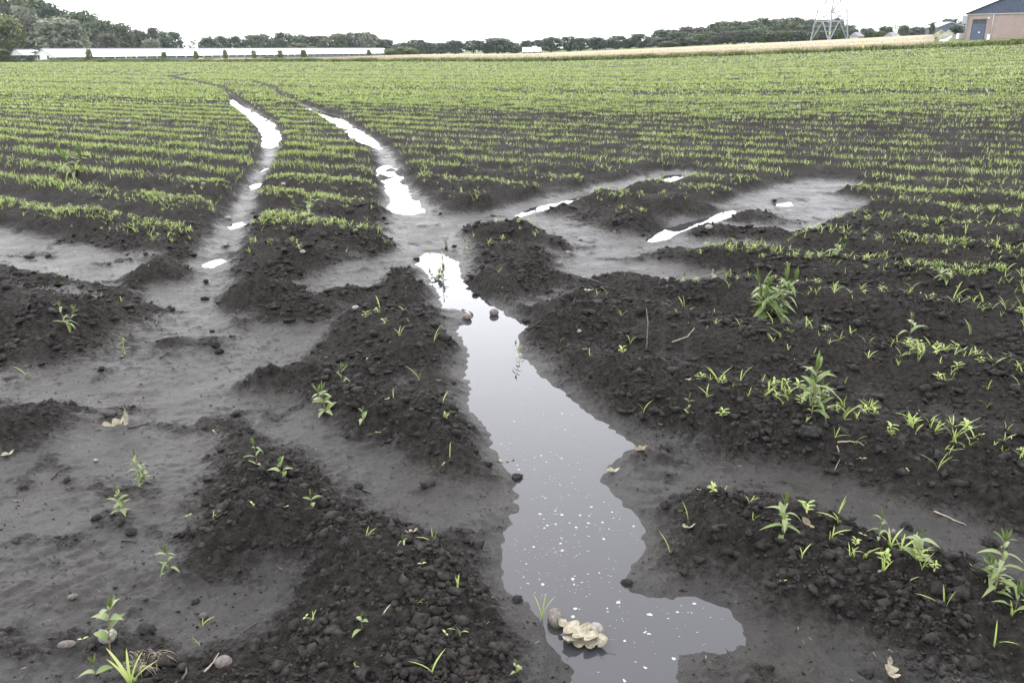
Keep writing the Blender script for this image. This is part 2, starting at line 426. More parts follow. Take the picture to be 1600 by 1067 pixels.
M_STONE2 = mat('stone_pale', (.13, .12, .105), .6, .3, col2=(.27, .25, .22), scale=3.5, bump=.5, bscale=9, bdist=.06)
M_STONE3 = mat('stone_dark', (.035, .032, .029), .6, .3, col2=(.08, .073, .066), scale=3.5, bump=.5, bscale=9, bdist=.06)
M_MOSS = mat('stone_moss', (.03, .04, .012), .85, .2, var=.4, scale=6)
M_DRYLEAF = mat('dry_leaf', (.13, .112, .078), .75, .2, col2=(.28, .25, .185), scale=7, bump=.25, bscale=14, bdist=.02, trans=.1)
M_DRYLEAF2 = mat('brown_dry_leaf', (.10, .078, .05), .75, .2, col2=(.21, .17, .12), scale=7, bump=.5, bscale=16, bdist=.03, trans=.1)
M_TWIG = mat('dark_twig', (.018, .014, .012), .7, .4, col2=(.05, .04, .032), scale=60)
M_ROOT = mat('pale_root', (.14, .115, .085), .7, .4, col2=(.24, .20, .15), scale=50)
M_FOAM = mat('foam', (.24, .24, .25), .45, .4, var=.25, scale=60)

# ------------------------------------------------------------------ the ground: one sheet, finest underfoot, out to the horizon
def ground():
    th_f = np.arange(-46, 46.001, math.degrees(.0026))
    th = np.radians(np.concatenate([np.arange(-180, -46, 3.0), th_f, np.arange(48.0, 180, 3.0)]))
    rs = [0.35, .6, .8, .95, 1.05]
    r = 1.1
    while r < 110:
        rs.append(r)
        r += .0031 * r if r < 3 else .0031 * r * (r / 3) ** .62
    while r < 6000:
        rs.append(r); r *= 1.035
    rs = np.array(rs)
    R, TT = np.meshgrid(rs, th, indexing='ij')
    X = (R * np.sin(TT)).ravel(); Y = (R * np.cos(TT)).ravel()
    Z, pool, mud, A2 = height(X, Y, True)
    nr, nth = len(rs), len(th)
    i = np.arange(nr - 1)[:, None]; j = np.arange(nth)[None, :]; j2 = (j + 1) % nth
    q = np.stack([i * nth + j + 0 * i, (i + 1) * nth + j, (i + 1) * nth + j2, i * nth + j2], -1).reshape(-1, 4)[:, ::-1]
    s, a = rowc(X, Y)
    gr = sst(EDGE - .3, EDGE + .5, s)
    wet = np.clip(mud - .95 * np.clip((A2 - (1 - mud)), 0, 1), 0, 1)
    # furrow bottoms carry a skin of washed silt, here and there
    ph = (s - ROW_S0) / ROW_P
    fur = sst(-.35, -.95, np.cos(2 * np.pi * ph)) * sst(-.05, .45, pn(X / .9, Y / .5, 51)) * .8
    wet = np.maximum(wet, fur * sst(14, 6, np.hypot(X, Y)))
    # washed flanks: a thin patchy silt film low on the ridges
    lowf = sst(.085, .025, Z - macro(X, Y)) * (.30 + .35 * sst(-.3, .4, pn(X / .23, Y / .23, 52)))
    wet = np.maximum(wet, lowf * sst(16, 7, np.hypot(X, Y)) * (1 - .6 * np.clip(A2 * mud * 1.5, 0, 1)))
    wet = wet * (1 - .8 * sst(22, 34, np.hypot(X, Y)))
    V = np.stack([X, Y, Z], 1)
    c = len(V); V = np.vstack([V, [[0, 0, .05]]])
    me = mesh_np('field_ground', V, q, M_GROUND, True, {'mud': np.append(wet, 0), 'grass': np.append(gr, 0)})
    o = obj('field_ground', me); tag(o, 'dark wet peat field with crop ridges, wheel tracks and smooth silt', 'field', kind='structure')
    return o
ground()

# ------------------------------------------------------------------ puddles
WLAB = {'main': 'long foam-flecked puddle winding from the foreground up the middle', 'trackr': 'bright puddle in the right wheel track nearest the mud flat',
 'trackr2': 'bright narrow water in the far right wheel track', 'trackl': 'bright winding water in the far left wheel track',
 'sp1': 'thin wet streak in left wheel track just below the long pool', 'sp2': 'short wet streak in left wheel track', 'sp3': 'small wet spot in left wheel track',
 'sp4': 'small shiny wet spot lowest in left wheel track', 'right1': 'bright slanting puddle between mounds right of centre', 'right2': 'tiny bright puddle far right on the mud flat',
 'right3': 'thin slanting rill right of the wheel tracks', 'right4': 'shallow wet patch at the head of the thin rill', 'far1': 'tiny far puddle where the track bends'}
for k, P in POOL_W.items():
    c = P.mean(0)
    # widen a little so that the sheet ends under the banks
    n = len(P); area = 0.5 * sum(P[i][0] * P[(i + 1) % n][1] - P[(i + 1) % n][0] * P[i][1] for i in range(n))
    sg = 1 if area > 0 else -1
    Q = []
    for i in range(n):
        e1 = P[i] - P[i - 1]; e2 = P[(i + 1) % n] - P[i]
        n1 = np.array([e1[1], -e1[0]]) / (np.hypot(*e1) + 1e-9); n2 = np.array([e2[1], -e2[0]]) / (np.hypot(*e2) + 1e-9)
        nn = (n1 + n2); nn /= (np.hypot(*nn) + 1e-6)
        Q.append(P[i] + sg * nn * .05)
    import bmesh
    bm = bmesh.new(); vs_ = [bm.verts.new((q[0], q[1], 0)) for q in Q]
    f = bm.faces.new(vs_)
    bmesh.ops.triangulate(bm, faces=bm.faces[:], ngon_method='EAR_CLIP')
    for f in bm.faces:
        if f.normal.z < 0: f.normal_flip()
    me = bpy.data.meshes.new('puddle'); bm.to_mesh(me); bm.free(); me.materials.append(M_WATER)
    tag(obj('puddle_water', me), WLAB[k], 'puddle', kind='structure')

# ------------------------------------------------------------------ small shapes
def icosphere(sub=1):
    import bmesh
    bm = bmesh.new(); bmesh.ops.create_icosphere(bm, subdivisions=sub, radius=1)
    V = np.array([v.co[:] for v in bm.verts]); Fc = np.array([[v.index for v in f.verts] for f in bm.faces]); bm.free()
    return V, Fc
ICO1, ICOF1 = icosphere(1); ICO2, ICOF2 = icosphere(2); ICO3, ICOF3 = icosphere(3)
def n3(V, sc, seed):
    return (pn(V[:, 0] * sc + V[:, 2] * sc * .7, V[:, 1] * sc - V[:, 2] * sc * .4, seed) + pn(V[:, 1] * sc + V[:, 0] * .3 * sc, V[:, 2] * sc + 5, seed + 1)) * .6

# ------------------------------------------------------------------ crumbs of soil (uncountable) and the larger loose clods
def crumbs():
    N = 330000
    th = np.radians(rng.uniform(-41, 41, N)); r = 1.35 * (8.5 / 1.35) ** rng.random(N)
    x = r * np.sin(th); y = r * np.cos(th)
    z, pool, mud, A2 = height(x, y, True)
    clump = sst(-.2, .5, pn(x / .32, y / .32, 61)) * (.25 + .75 * sst(.025, .085, z - macro(x, y)))
    keep = rng.random(N) < np.where((mud > .5) & (A2 < .4), .085, .10 + .90 * A2) * (.14 + .86 * clump) * (pool > .02)
    x, y, z, r = x[keep], y[keep], z[keep], r[keep]; n = len(x)
    size = .0023 * (1 - rng.random(n)) ** (-.47); size = np.clip(size, .0023, .017) * (.75 + .13 * r)
    onmud = (mud[keep] > .5) & (A2[keep] < .4); size = np.where(onmud, np.minimum(size, .0042), size)
    print('crumbs', n)
    parts = []
    OCT = np.array([(1, 0, 0), (0, 1, 0), (-1, 0, 0), (0, -1, 0), (0, 0, 1), (0, 0, -1)], float)
    OCTF = np.array([(0, 1, 4), (1, 2, 4), (2, 3, 4), (3, 0, 4), (1, 0, 5), (2, 1, 5), (3, 2, 5), (0, 3, 5)])
    cut = size / np.hypot(r, CAM_H) > .0019
    for B0, F0, sel in ((ICO1, ICOF1, cut), (OCT, OCTF, ~cut)):
        m_ = int(sel.sum()); nv = len(B0)
        B = B0[None] * (1 + .50 * rng.standard_normal((m_, nv, 1))).clip(.3, 2.1)
        a = rng.uniform(0, 6.28, m_); ca, sa = np.cos(a)[:, None], np.sin(a)[:, None]
        B = np.stack([B[..., 0] * ca - B[..., 1] * sa, B[..., 0] * sa + B[..., 1] * ca, B[..., 2]], -1)
        sc = size[sel][:, None, None] * np.stack([rng.uniform(.7, 1.5, m_), rng.uniform(.7, 1.4, m_), rng.uniform(.55, .95, m_)], 1)[:, None, :]
        V = B * sc + np.stack([x[sel], y[sel], z[sel] + size[sel] * .12], 1)[:, None, :]
        parts.append((V.reshape(-1, 3), (F0[None] + nv * np.arange(m_)[:, None, None]).reshape(-1, 3), np.zeros(m_ * nv)))
    V, Fc, _ = join(parts); print('crumb tris', len(Fc))
    me = mesh_np('soil_crumbs', V, Fc, M_CLOD, True)
    tag(obj('soil_crumbs', me), 'loose dark soil crumbs strewn over the ridges', 'soil', kind='stuff')
crumbs()
clod_me = []
for i in range(6):
    V = ICO3 * (.8 + .55 * n3(ICO3, 1.4, 70 + i) + .55 * np.abs(n3(ICO3, 2.7, 80 + i)) + .35 * np.abs(n3(ICO3, 6.0, 90 + i)))[:, None] * np.array([1.15, .9, .6])
    clod_me.append(mesh_np('soil_clod', V, ICOF3, M_CLODU, True))
def place_rock(name, me, px, py, wpx, rz, sink=.3, tilt=(0, 0), sc=(1, 1, 1), p=None):
    p = gpt(px, py) if p is None else p
    rad = wpx * pxm(p) / 2
    o = obj(name, me); o.scale = [rad * s for s in sc]; o.rotation_euler = (tilt[0], tilt[1], rz)
    o.location = (p[0], p[1], max(p[2], 0) + rad * sc[2] * (.68 - sink)); return o
CLODS = [(1265,680,44,'large round dark clod below the tall weed on the right ridge'),(1417,823,20,'dark clod lying on smooth mud in the lower right furrow'),
 (1353,1053,24,'dark clod beside the pale curled leaf at bottom right'),(336,539,18,'dark clod at the end of a low crumb line, left mud flat'),(343,550,14,'smaller clod next to the crumb line on left mud flat'),
 (205,832,22,'dark clod at the foot of the left foreground ridge'),(306,940,14,'small round dark clod above the grey pebble, lower left'),(230,985,28,'flat dark clod right of the pale stone, lower left'),
 (808,747,20,'dark clod on the left shore of the puddle'),(980,911,18,'dark clod at the right shore, narrow neck of puddle'),(808,936,20,'dark clod at the left shore near the pebbles'),
 (1105,352,14,'dark clod on the bank of the slanting puddle'),(1210,315,9,'dark clod beside the tiny far right puddle'),(650,406,10,'clod at the tip of the long puddle'),
 (710,386,9,'dark clod right of the puddle weed'),(320,468,12,'clod on the mud of left wheel track'),(322,440,10,'flat clod below the lowest wet spot'),(744,463,14,'clod on the right shore of the upper puddle'),
 (822,505,14,'clod at the mouth of the side rill'),(150,810,16,'clod low on the left mud'),(1000,530,14,'clod beside the dry silt hollow'),(1465,715,26,'clod on the ridge of the third row right'),
 (1545,850,28,'clod at the right edge above the tall weed'),(1170,835,16,'clod on the lowest right ridge'),(430,745,22,'clod on the crest of the left foreground ridge'),(540,850,26,'clod on the steep flank of the left foreground ridge'),
 (600,640,14,'clod on the middle left ridge'),(1110,640,18,'clod on the second right ridge'),(1330,960,18,'clod on the lowest right slope'),(560,760,18,'clod near the top of left foreground slope')]
for i, (px, py, wp, lab) in enumerate(CLODS):
    tag(place_rock('soil_clod', clod_me[i % 6], px, py, wp * .85, i * 1.7, sink=.5), lab, 'clod', 'larger loose soil clods')

# ------------------------------------------------------------------ stones
def stone_mesh(i, flat, mt):
    V = ICO3 * (1 + .10 * n3(ICO3, .9, 100 + i) + .03 * n3(ICO3, 3.0, 110 + i))[:, None] * np.array([1.0, 1.0, flat])
    return mesh_np('stone', V, ICOF3, mt, True)
def st(px, py, w_, ml, mt, i, flat, lab, rz=0, sink=.2, tilt=(0, 0), p=None):
    o = place_rock('stone', stone_mesh(i, flat, mt), px, py, w_, rz, sink, tilt, (1, ml, 1), p)
    tag(o, lab, 'stone', 'pebbles on the mud'); return o
pA = unp(868, 972); s1 = st(869, 970, 25, 1.42, M_STONE1, 1, .85, 'oval grey-pink pebble with mossy foot standing in the puddle', .25, .05, (.25, 0), p=np.array([pA[0], pA[1], 0]))
pB = unp(931, 990); st(931, 990, 25, 1.0, M_STONE2, 2, .85, 'round pale speckled pebble in the puddle beside the oak leaves', .4, .1, p=np.array([pB[0], pB[1], 0]))
st(169, 1000, 27, 1.0, M_STONE2, 3, .85, 'round cream stone beside the red-stemmed weed, lower left', .3, .2)
st(350, 1038, 27, .85, M_STONE1, 4, .75, 'grey-brown pebble near the bottom edge, left of centre', .2, .3)
st(318, 964, 14, .9, M_STONE3, 5, .75, 'small brown pebble right of two clods, lower left', .5, .3)
pC = unp(730, 499); st(730, 499, 15, .9, M_STONE1, 6, .7, 'pale pebble at the tip of the small peninsula in the puddle', 0, .25, p=np.array([pC[0], pC[1], 0.004]))
pD = unp(772, 492); st(772, 492, 15, .9, M_STONE1, 7, .8, 'grey pebble in shallow water across from the peninsula', .5, .15, p=np.array([pD[0], pD[1], 0]))
st(556, 486, 13, 1, M_STONE2, 8, .8, 'round cream stone on mud left of the central mound', .3, .2)
st(357, 343, 10, .8, M_STONE2, 9, .7, 'pale pebble in left wheel track above the wet spot', .3, .25)
st(352, 384, 8, .9, M_STONE2, 10, .7, 'small pale pebble on the mud of left wheel track', .2, .25)
st(474, 405, 9, .9, M_STONE2, 11, .7, 'small pale stone on the mound between the wheel tracks', .2, .2)
st(1107, 358, 12, .8, M_STONE2, 12, .7, 'pale stone on the mound by the slanting puddle', .1, .2)
st(443, 290, 8, .9, M_STONE2, 13, .7, 'tiny pale stone right of the left wheel track', .1, .2)
st(552, 220, 8, .7, M_STONE2, 14, .7, 'pale stone at the far right wheel track', .1, .2)
st(440, 187, 6, .7, M_STONE2, 15, .7, 'tiny pale stone between the far wheel tracks', .1, .2)
st(201, 194, 8, .7, M_STONE2, 16, .6, 'pale flat stone in the left crop rows', .1, .1)
st(150, 720, 8, .7, M_STONE2, 17, .6, 'small pale stone on left mud', .1, .2)
st(170, 412, 9, .9, M_STONE1, 18, .7, 'dull pebble on the left mud strip', .1, .25)
st(114, 935, 16, .5, M_STONE1, 19, .6, 'long flat pebble on the mud rim, lower left', .6, .25)
st(105, 1010, 28, .45, M_STONE1, 20, .5, 'weathered flat stone fragment left of the cream stone', .2, .3)
st(1190, 855, 8, .9, M_STONE2, 21, .7, 'tiny white pebble on the lowest right ridge', .1, .2)
st(1375, 895, 9, 1, M_STONE2, 22, .7, 'small grey pebble on the lowest right ridge', .1, .2)
st(1395, 833, 13, .55, M_STONE1, 23, .6, 'brown flat pebble left of a dark clod, right furrow', 1.1, .2)
st(905, 515, 8, 1, M_STONE2, 24, .7, 'tiny pinkish pebble on the mound beside the silt hollow', .1, .2)
V = ICO2 * (1 + .12 * n3(ICO2, 2.0, 140))[:, None] * np.array([1.03, 1.03, .55])
mo = obj('moss', mesh_np('moss', V, ICOF2, M_MOSS, True), s1); mo.location = (0, -.12, -.28); mo.scale = (1, 1, .85)

# ------------------------------------------------------------------ grass-like and small broad-leaved seedlings
def blades(base, az, L, W, bend, segs=3, tint=None):
    """curved tapering blades; base (n,3). Returns verts, tris, tint"""
    n = len(base); dx, dy = np.cos(az), np.sin(az); sx, sy = -dy, dx
    VV = []
    for k in range(segs):
        t = k / segs
        ho = L * bend * t ** 1.7; ve = L * (t - .42 * bend * t * t)
        wd = W * (.55 + .9 * t) * (1 - t) ** .6 * .5 if segs > 1 else W * .5
        c = base + np.stack([dx * ho, dy * ho, ve], 1); sd_ = np.stack([sx * wd, sy * wd, 0 * wd], 1)
        VV += [c - sd_, c + sd_]
    VV.append(base + np.stack([dx * L * bend, dy * L * bend, L * (1 - .42 * bend)], 1))
    nv = len(VV); V = np.stack(VV, 1).reshape(-1, 3)
    T = []
    for k in range(segs - 1):
        a = 2 * k; T += [(a, a + 1, a + 3), (a, a + 3, a + 2)]
    a = 2 * (segs - 1); T.append((a, a + 1, nv - 1))
    Fc = (np.array(T)[None] + nv * np.arange(n)[:, None, None]).reshape(-1, 3)
    tt = np.repeat(np.zeros(n) if tint is None else tint, nv)
    return V, Fc, tt
def leaflets(base, az, L, W, rise, tint):
    """small spoon-shaped leaves: six points, folded along the midrib"""
    n = len(base); d = np.stack([np.cos(az), np.sin(az), 0 * az], 1); s_ = np.stack([-np.sin(az), np.cos(az), 0 * az], 1)
    up = np.array([0, 0, 1.0])
    def P(t, w_, dz): return base + d * (L * t)[:, None] + s_ * (W * w_)[:, None] + up * (L * (rise * t - .35 * t * t) + W * dz)[:, None]
    VV = [P(0, 0, 0), P(.35, -.5, .12), P(.42, 0, 0), P(.35, .5, .12), P(.75, -.33, .1), P(.75, .33, .1), P(1, 0, 0)]
    V = np.stack(VV, 1).reshape(-1, 3)
    T = [(0, 2, 1), (0, 3, 2), (1, 2, 4), (2, 3, 5), (2, 6, 4), (2, 5, 6)]
    Fc = (np.array(T)[None] + 7 * np.arange(n)[:, None, None]).reshape(-1, 3)
    return V, Fc, np.repeat(tint, 7)

def crop_density(x, y, pool, mud, A2):
    r = np.hypot(x, y); s, a = rowc(x, y)
    left = sst(-1.2, -2.2, x); far = sst(16, 30, r)
    track = sst(.55, 0, np.abs(0)) if False else 0
    d_left = sst(6.3, 7.3, r) * 1.0
    d_mid = .045 + .45 * sst(6, 8.5, r)
    d_right = .40 + .25 * sst(4.5, 7, r)
    rt = sst(.5, 1.1, x - .12 * (y - 2))
    d = left * d_left + (1 - left) * (rt * d_right + (1 - rt) * d_mid)
    d = d * (.35 + .9 * sst(-.4, .35, pn(x / 1.3, y / 1.3, 91)))
    # a thinner band half way up the right of the field
    d *= 1 - .35 * sst(.2, .5, (x / np.maximum(y, .1))) * sst(12, 14, r) * sst(24, 20, r)
    d = d * (1 - far) + far * (1.35 + .3 * pn(x / 9, y / 9, 92))
    row = np.round((s - ROW_S0) / ROW_P)
    d *= .72 + .45 * np.sin(row * 7.31 + 1) * sst(8, 25, r)
    return d * sst(.45, .05, mud) * (pool > .08) * (s < EDGE - .6)

def sample(n, r0, r1, power, th=44):
    t = np.radians(rng.uniform(-th, th, n))
    u = rng.random(n)                                   # density ~ r^-power per square metre
    if abs(power - 2) < 1e-6: r = r0 * (r1 / r0) ** u
    else: r = (r0 ** (2 - power) + u * (r1 ** (2 - power) - r0 ** (2 - power))) ** (1 / (2 - power))
    return r * np.sin(t), r * np.cos(t)
def snap(x, y, jit):
    s, a = rowc(x, y); k = np.round((s - ROW_S0) / ROW_P)
    wob = .09 * pn(a / 1.7, s / 1.7, 21)
    s2 = ROW_S0 + k * ROW_P - wob + rng.normal(0, 1, len(x)) * jit
    return s2 * NX - a * NY, s2 * NY + a * NX, k

# seedlings that stand close enough to be told apart: 300 of them, each a thing
KINDS = ['narrow-bladed green seedling', 'tiny two-leaved pale seedling', 'small broad-leaved green seedling', 'tall thin grass shoot']
def seedling_mesh(kind, seed):
    g = np.random.default_rng(seed); P = []
    z0 = np.zeros((1, 3))
    if kind in (0, 3):
        n = g.integers(3, 6) if kind == 0 else g.integers(2, 4)
        L = g.uniform(.55, 1.0, n) if kind == 0 else g.uniform(.8, 1.25, n)
        P.append(blades(np.tile([[0, 0, -.08]], (n, 1)) + g.normal(0, .03, (n, 3)) * [1, 1, 0], g.uniform(0, 6.28, n), L, L * g.uniform(.10, .15, n) * (1 if kind == 0 else .7), g.uniform(.25, 1.05, n), 5, g.uniform(.3, .95, n)))
    elif kind == 1:
        P.append(blades(np.array([[0, 0, -.06]]), np.array([g.uniform(0, 6)]), np.array([.5]), np.array([.06]), np.array([.15]), 3, np.array([.9])))
        a = g.uniform(0, 6.28); top = np.tile([[0, 0, .38]], (2, 1))
        P.append(leaflets(top, np.array([a, a + 3.0]), np.array([.6, .5]), np.array([.24, .22]), np.array([.55, .4]), np.array([.95, .8])))
    else:
        P.append(blades(np.array([[0, 0, -.06]]), np.array([g.uniform(0, 6)]), np.array([.75]), np.array([.07]), np.array([.1]), 3, np.array([.7])))
        for lv, (zz, ll) in enumerate(((.15, .45), (.38, .6), (.6, .5))):
            n = 3; a = g.uniform(0, 6.28) + np.arange(n) * 2.1 + g.normal(0, .2, n)
            P.append(leaflets(np.tile([[0, 0, zz]], (n, 1)), a, ll * g.uniform(.8, 1.2, n), ll * g.uniform(.32, .42, n), g.uniform(.3, .9, n), g.uniform(.3, .95, n)))
    V, Fc, T = join(P)
    return mesh_np('seedling', V, Fc, M_CROP, True, {'tint': T})
SEED_ME = {k: [seedling_mesh(k, 200 + 10 * k + i) for i in range(7)] for k in range(4)}
ORD = ['first', 'second', 'third', 'fourth', 'fifth', 'sixth', 'seventh', 'eighth', 'ninth', 'tenth', 'eleventh', 'twelfth']
def nth(i): return f'{i}' + ('th' if 10 <= i % 100 <= 20 else {1: 'st', 2: 'nd', 3: 'rd'}.get(i % 10, 'th'))
def near_crop():
    area = .5 * (2 * math.radians(44)) * (11 ** 2 - 1.5 ** 2)
    x, y = sample(int(area * 300), 1.5, 11, 0); x, y, k = snap(x, y, .105)
    # a few weeds also come up between the rows
    x2, y2 = sample(900, 1.6, 8, 1.0); k2 = np.round((rowc(x2, y2)[0] - ROW_S0) / ROW_P)
    x = np.concatenate([x, x2]); y = np.concatenate([y, y2]); k = np.concatenate([k, k2]); stray = np.arange(len(x)) >= len(x) - 900
    z, pool, mud, A2 = height(x, y, True)
    d = crop_density(x, y, pool, mud, A2)
    keep = rng.random(len(x)) < np.where(stray, .38 * (pool > .05) * (1 - .8 * (mud > .5)), d * .8)
    x, y, z, k, stray, mud = x[keep], y[keep], z[keep], k[keep], stray[keep], mud[keep]
    r = np.hypot(x, y); n = len(x)
    lateral = np.abs(x / np.maximum(y, .1)); vis = lateral < .68
    broad = np.where(x < 1.0, .26, .16)
    u = rng.random(n)
    kind = np.where(stray, np.where(u < .6, 1, np.where(u < .85, 3, 0)), np.where(u < broad, 2, np.where(u < broad + .1, 3, 0)))
    size = np.where(kind == 1, rng.uniform(.016, .030, n), np.where(kind == 2, rng.uniform(.032, .060, n), np.where(kind == 3, rng.uniform(.06, .10, n), rng.uniform(.045, .085, n))))
    app = np.where(vis, size / np.hypot(r, CAM_H), 0)
    named = {}; order = np.argsort(-app); ind = order[:300]; rest = order[300:]
    for q in ind:
        kd = int(kind[q]); row = int(round(k[q])) + 1
        o = obj('seedling', SEED_ME[kd][int(rng.integers(7))])
        o.location = (x[q], y[q], z[q]); o.scale = [size[q]] * 3; o.rotation_euler = (rng.normal(0, .1), rng.normal(0, .1), rng.uniform(0, 6.28))
        side = 'right' if x[q] > .16 * (y[q] - 1.7) + .0 else 'left'
        lab = f'{KINDS[kd]}, {ORD[max(0, min(row, 11))]} soil ridge from bottom, {side} of puddle'
        tag(o, lab, 'seedling', f'{KINDS[kd]}s on the soil ridges')
        named.setdefault(lab, []).append((x[q] / y[q], o))
    for lab, lst in named.items():
        lst.sort(key=lambda e: e[0])
        for i, (_, o) in enumerate(lst):
            if len(lst) > 1: o['label'] = lab + f', {nth(i + 1)} from the left'
    P = []
    for kd in range(4):
        for vi in range(7):
            idx = rest[kind[rest] == kd][vi::7]
            if not len(idx): continue
            me = SEED_ME[kd][vi]
            bv = np.empty(len(me.vertices) * 3, np.float32); me.vertices.foreach_get('co', bv); bv = bv.reshape(-1, 3)
            bt = np.empty(len(me.vertices), np.float32); me.attributes['tint'].data.foreach_get('value', bt)
            bf = np.empty(len(me.polygons) * 3, np.int32); me.polygons.foreach_get('vertices', bf); bf = bf.reshape(-1, 3)
            a = rng.uniform(0, 6.28, len(idx)); c, s_ = np.cos(a)[:, None], np.sin(a)[:, None]; sc = size[idx][:, None]
            vx = (bv[None, :, 0] * c - bv[None, :, 1] * s_) * sc + x[idx][:, None]
            vy = (bv[None, :, 0] * s_ + bv[None, :, 1] * c) * sc + y[idx][:, None]
            vz = bv[None, :, 2] * sc + z[idx][:, None]
            nvv = len(bv)
            P.append((np.stack([vx, vy, vz], -1).reshape(-1, 3), (bf[None] + nvv * np.arange(len(idx))[:, None, None]).reshape(-1, 3),
                      np.clip(np.tile(bt, len(idx)) + np.repeat(rng.normal(0, .1, len(idx)), nvv), 0, 1)))
    V, Fc, T = join(P); print('near crop', n, len(Fc))
    tag(obj('crop_seedlings', mesh_np('crop_seedlings', V, Fc, M_CROP, True, {'tint': T})), 'many small green seedlings along the nearer crop rows', 'crop', kind='stuff')
near_crop()
def far_crop():
    P = []
    for (n, r0, r1, pw, hb, nb, seg, wd, jit) in ((52000, 11, 28, .7, (.055, .10), 4, 2, .12, .09), (80000, 28, 75, 1.1, (.07, .12), 3, 1, .36, .11), (75000, 75, 235, 1.3, (.09, .16), 3, 1, .70, .16)):
        x, y = sample(n, r0, r1, pw); x, y, k = snap(x, y, jit)
        z, pool, mud, A2 = height(x, y, True)
        keep = rng.random(len(x)) < crop_density(x, y, pool, mud, A2) * .85
        x, y, z = x[keep], y[keep], z[keep]; n = len(x); r = np.hypot(x, y)
        base = np.repeat(np.stack([x, y, z - .01], 1), nb, 0); m_ = len(base)
        sp = .03 + .0016 * np.repeat(r, nb); base[:, :2] += rng.normal(0, 1, (m_, 2)) * sp[:, None]
        L = rng.uniform(*hb, m_)
        W = L * wd * (np.repeat(r, nb) / r0) ** .55
        tint = np.clip(np.repeat(.5 + .28 * rng.standard_normal(n), nb) + .1 * rng.standard_normal(m_) + .1 + .12 * sst(25, 70, np.repeat(r, nb)), 0, 1)
        P.append(blades(base, rng.uniform(0, 6.28, m_), L, W, rng.uniform(.2, 1.0, m_), seg, tint))
    V, Fc, T = join(P); print('far crop', len(Fc))
    tag(obj('crop_rows', mesh_np('crop_rows', V, Fc, M_CROP, True, {'tint': T})), 'bright green crop rows stretching to the far field edge', 'crop', kind='stuff')
far_crop()

# ------------------------------------------------------------------ leafy weeds: stem + every leaf a mesh of its own
def leaf_mesh(seed, wr, droop, fold=.18, tint=.5, nseg=6):
    V = []; Fc = []; T = []
    g = np.random.default_rng(seed)
    for i in range(nseg + 1):
        t = i / nseg
        w_ = wr * .5 * (math.sin(math.pi * min(1, t ** .8 * 1.0)) ** .85 if 0 < t < 1 else 0.02)
        zc = .55 * t - droop * t * t
        for sgn in (-1, 0, 1): V.append((t * (1 - .1 * droop), sgn * w_, zc + (fold * w_ * 2 if sgn else 0) + g.normal(0, .006))); T.append(tint + (.12 if sgn == 0 else 0) + g.normal(0, .05))
    for i in range(nseg):
        a = 3 * i; Fc += [(a, a + 3, a + 4, a + 1), (a + 1, a + 4, a + 5, a + 2)]
    return mesh_np('leaf', V, Fc, M_LEAF, True, {'tint': np.clip(T, 0, 1)})
LANCE = [leaf_mesh(300 + i, .24, .35 + .25 * i, tint=.3 + .2 * (i % 4)) for i in range(5)]
OVATE = [leaf_mesh(320 + i, .42, .40 + .2 * i, tint=.4 + .2 * (i % 4)) for i in range(4)]
TOPL = [leaf_mesh(340 + i, .26, -.25 + .15 * i, tint=.1 + .2 * i) for i in range(3)]
def weed(px, py, hpx, label, stems=1, nodes=6, leafpx=None, shape='lance', lean=(0, 0), stem_mat=None, spread=.35, base=None, per=2, bare=0.0, seed=0, cat='weed', top=True):
    g = random.Random(1000 + seed)
    p = gpt(px, py) if base is None else base
    mpp = pxm(p); H = hpx * mpp * 1.05; LL = (leafpx or hpx * .45) * mpp
    root = empty('weed', (p[0], p[1], p[2]))
    tag(root, label, cat, 'leafy weeds on the field')
    lm = LANCE if shape == 'lance' else OVATE
    for si in range(stems):
        h = H * (1 if si == 0 else g.uniform(.6, .95)); az = g.uniform(0, 6.28)
        sx = lean[0] * H + (0 if stems == 1 else spread * H * math.cos(az + si * 6.28 / stems)); sy = lean[1] * H + (0 if stems == 1 else spread * H * math.sin(az + si * 6.28 / stems))
        cx, cy = g.uniform(-.05, .05) * H, g.uniform(-.05, .05) * H
        pts = []
        for i in range(7):
            t = i / 6; pts.append(Vector((sx * t ** 1.3 + cx * math.sin(3.1 * t), sy * t ** 1.3 + cy * math.sin(3.1 * t), -.02 * (1 - t) + h * .93 * t)))
        mb = MB(); rad = max(.0011, H * .013); mb.tube(pts, [rad * (1 - .6 * i / 6) for i in range(7)], 6)
        mb.build('stem', stem_mat or M_STEM, root, True)
        def sp(t):
            f_ = t * 6; i = min(5, int(f_)); return pts[i].lerp(pts[i + 1], f_ - i)
        ph = g.uniform(0, 6.28)
        for k in range(nodes):
            t = bare + (1 - bare) * (k + .6) / (nodes + .1)
            if t > 1: t = 1
            for q in range(per):
                o = obj('leaf', g.choice(lm), root)
                o.location = sp(t)
                L = LL * (.6 + .55 * math.sin(math.pi * min(1, .2 + t * .75))) * g.uniform(.75, 1.15)
                o.scale = (L, L * g.uniform(.85, 1.1), L)
                o.rotation_euler = (g.uniform(-.25, .25), g.uniform(-.45, .15) - .35 * t, ph + q * 6.283 / per + k * 1.57 + g.uniform(-.35, .35))
        if top:
            for q in range(4):
                o = obj('leaf', g.choice(TOPL), root); o.location = sp(.98)
                L = LL * g.uniform(.45, .75); o.scale = (L, L * .9, L); o.rotation_euler = (g.uniform(-.2, .2), -g.uniform(.5, 1.15), ph + q * 1.57 + g.uniform(-.3, .3))
    return root
RED = mat('red_stem', (.15, .075, .055), .55, col2=(.20, .12, .08), scale=30)
weed(1203, 500, 72, 'big bushy many-stemmed weed with long narrow leaves on the right ridge', 7, 7, 30, spread=.42, seed=1)
weed(1268, 650, 82, 'tall single-stemmed grey-green weed standing on the right ridge', 1, 9, 36, seed=2)
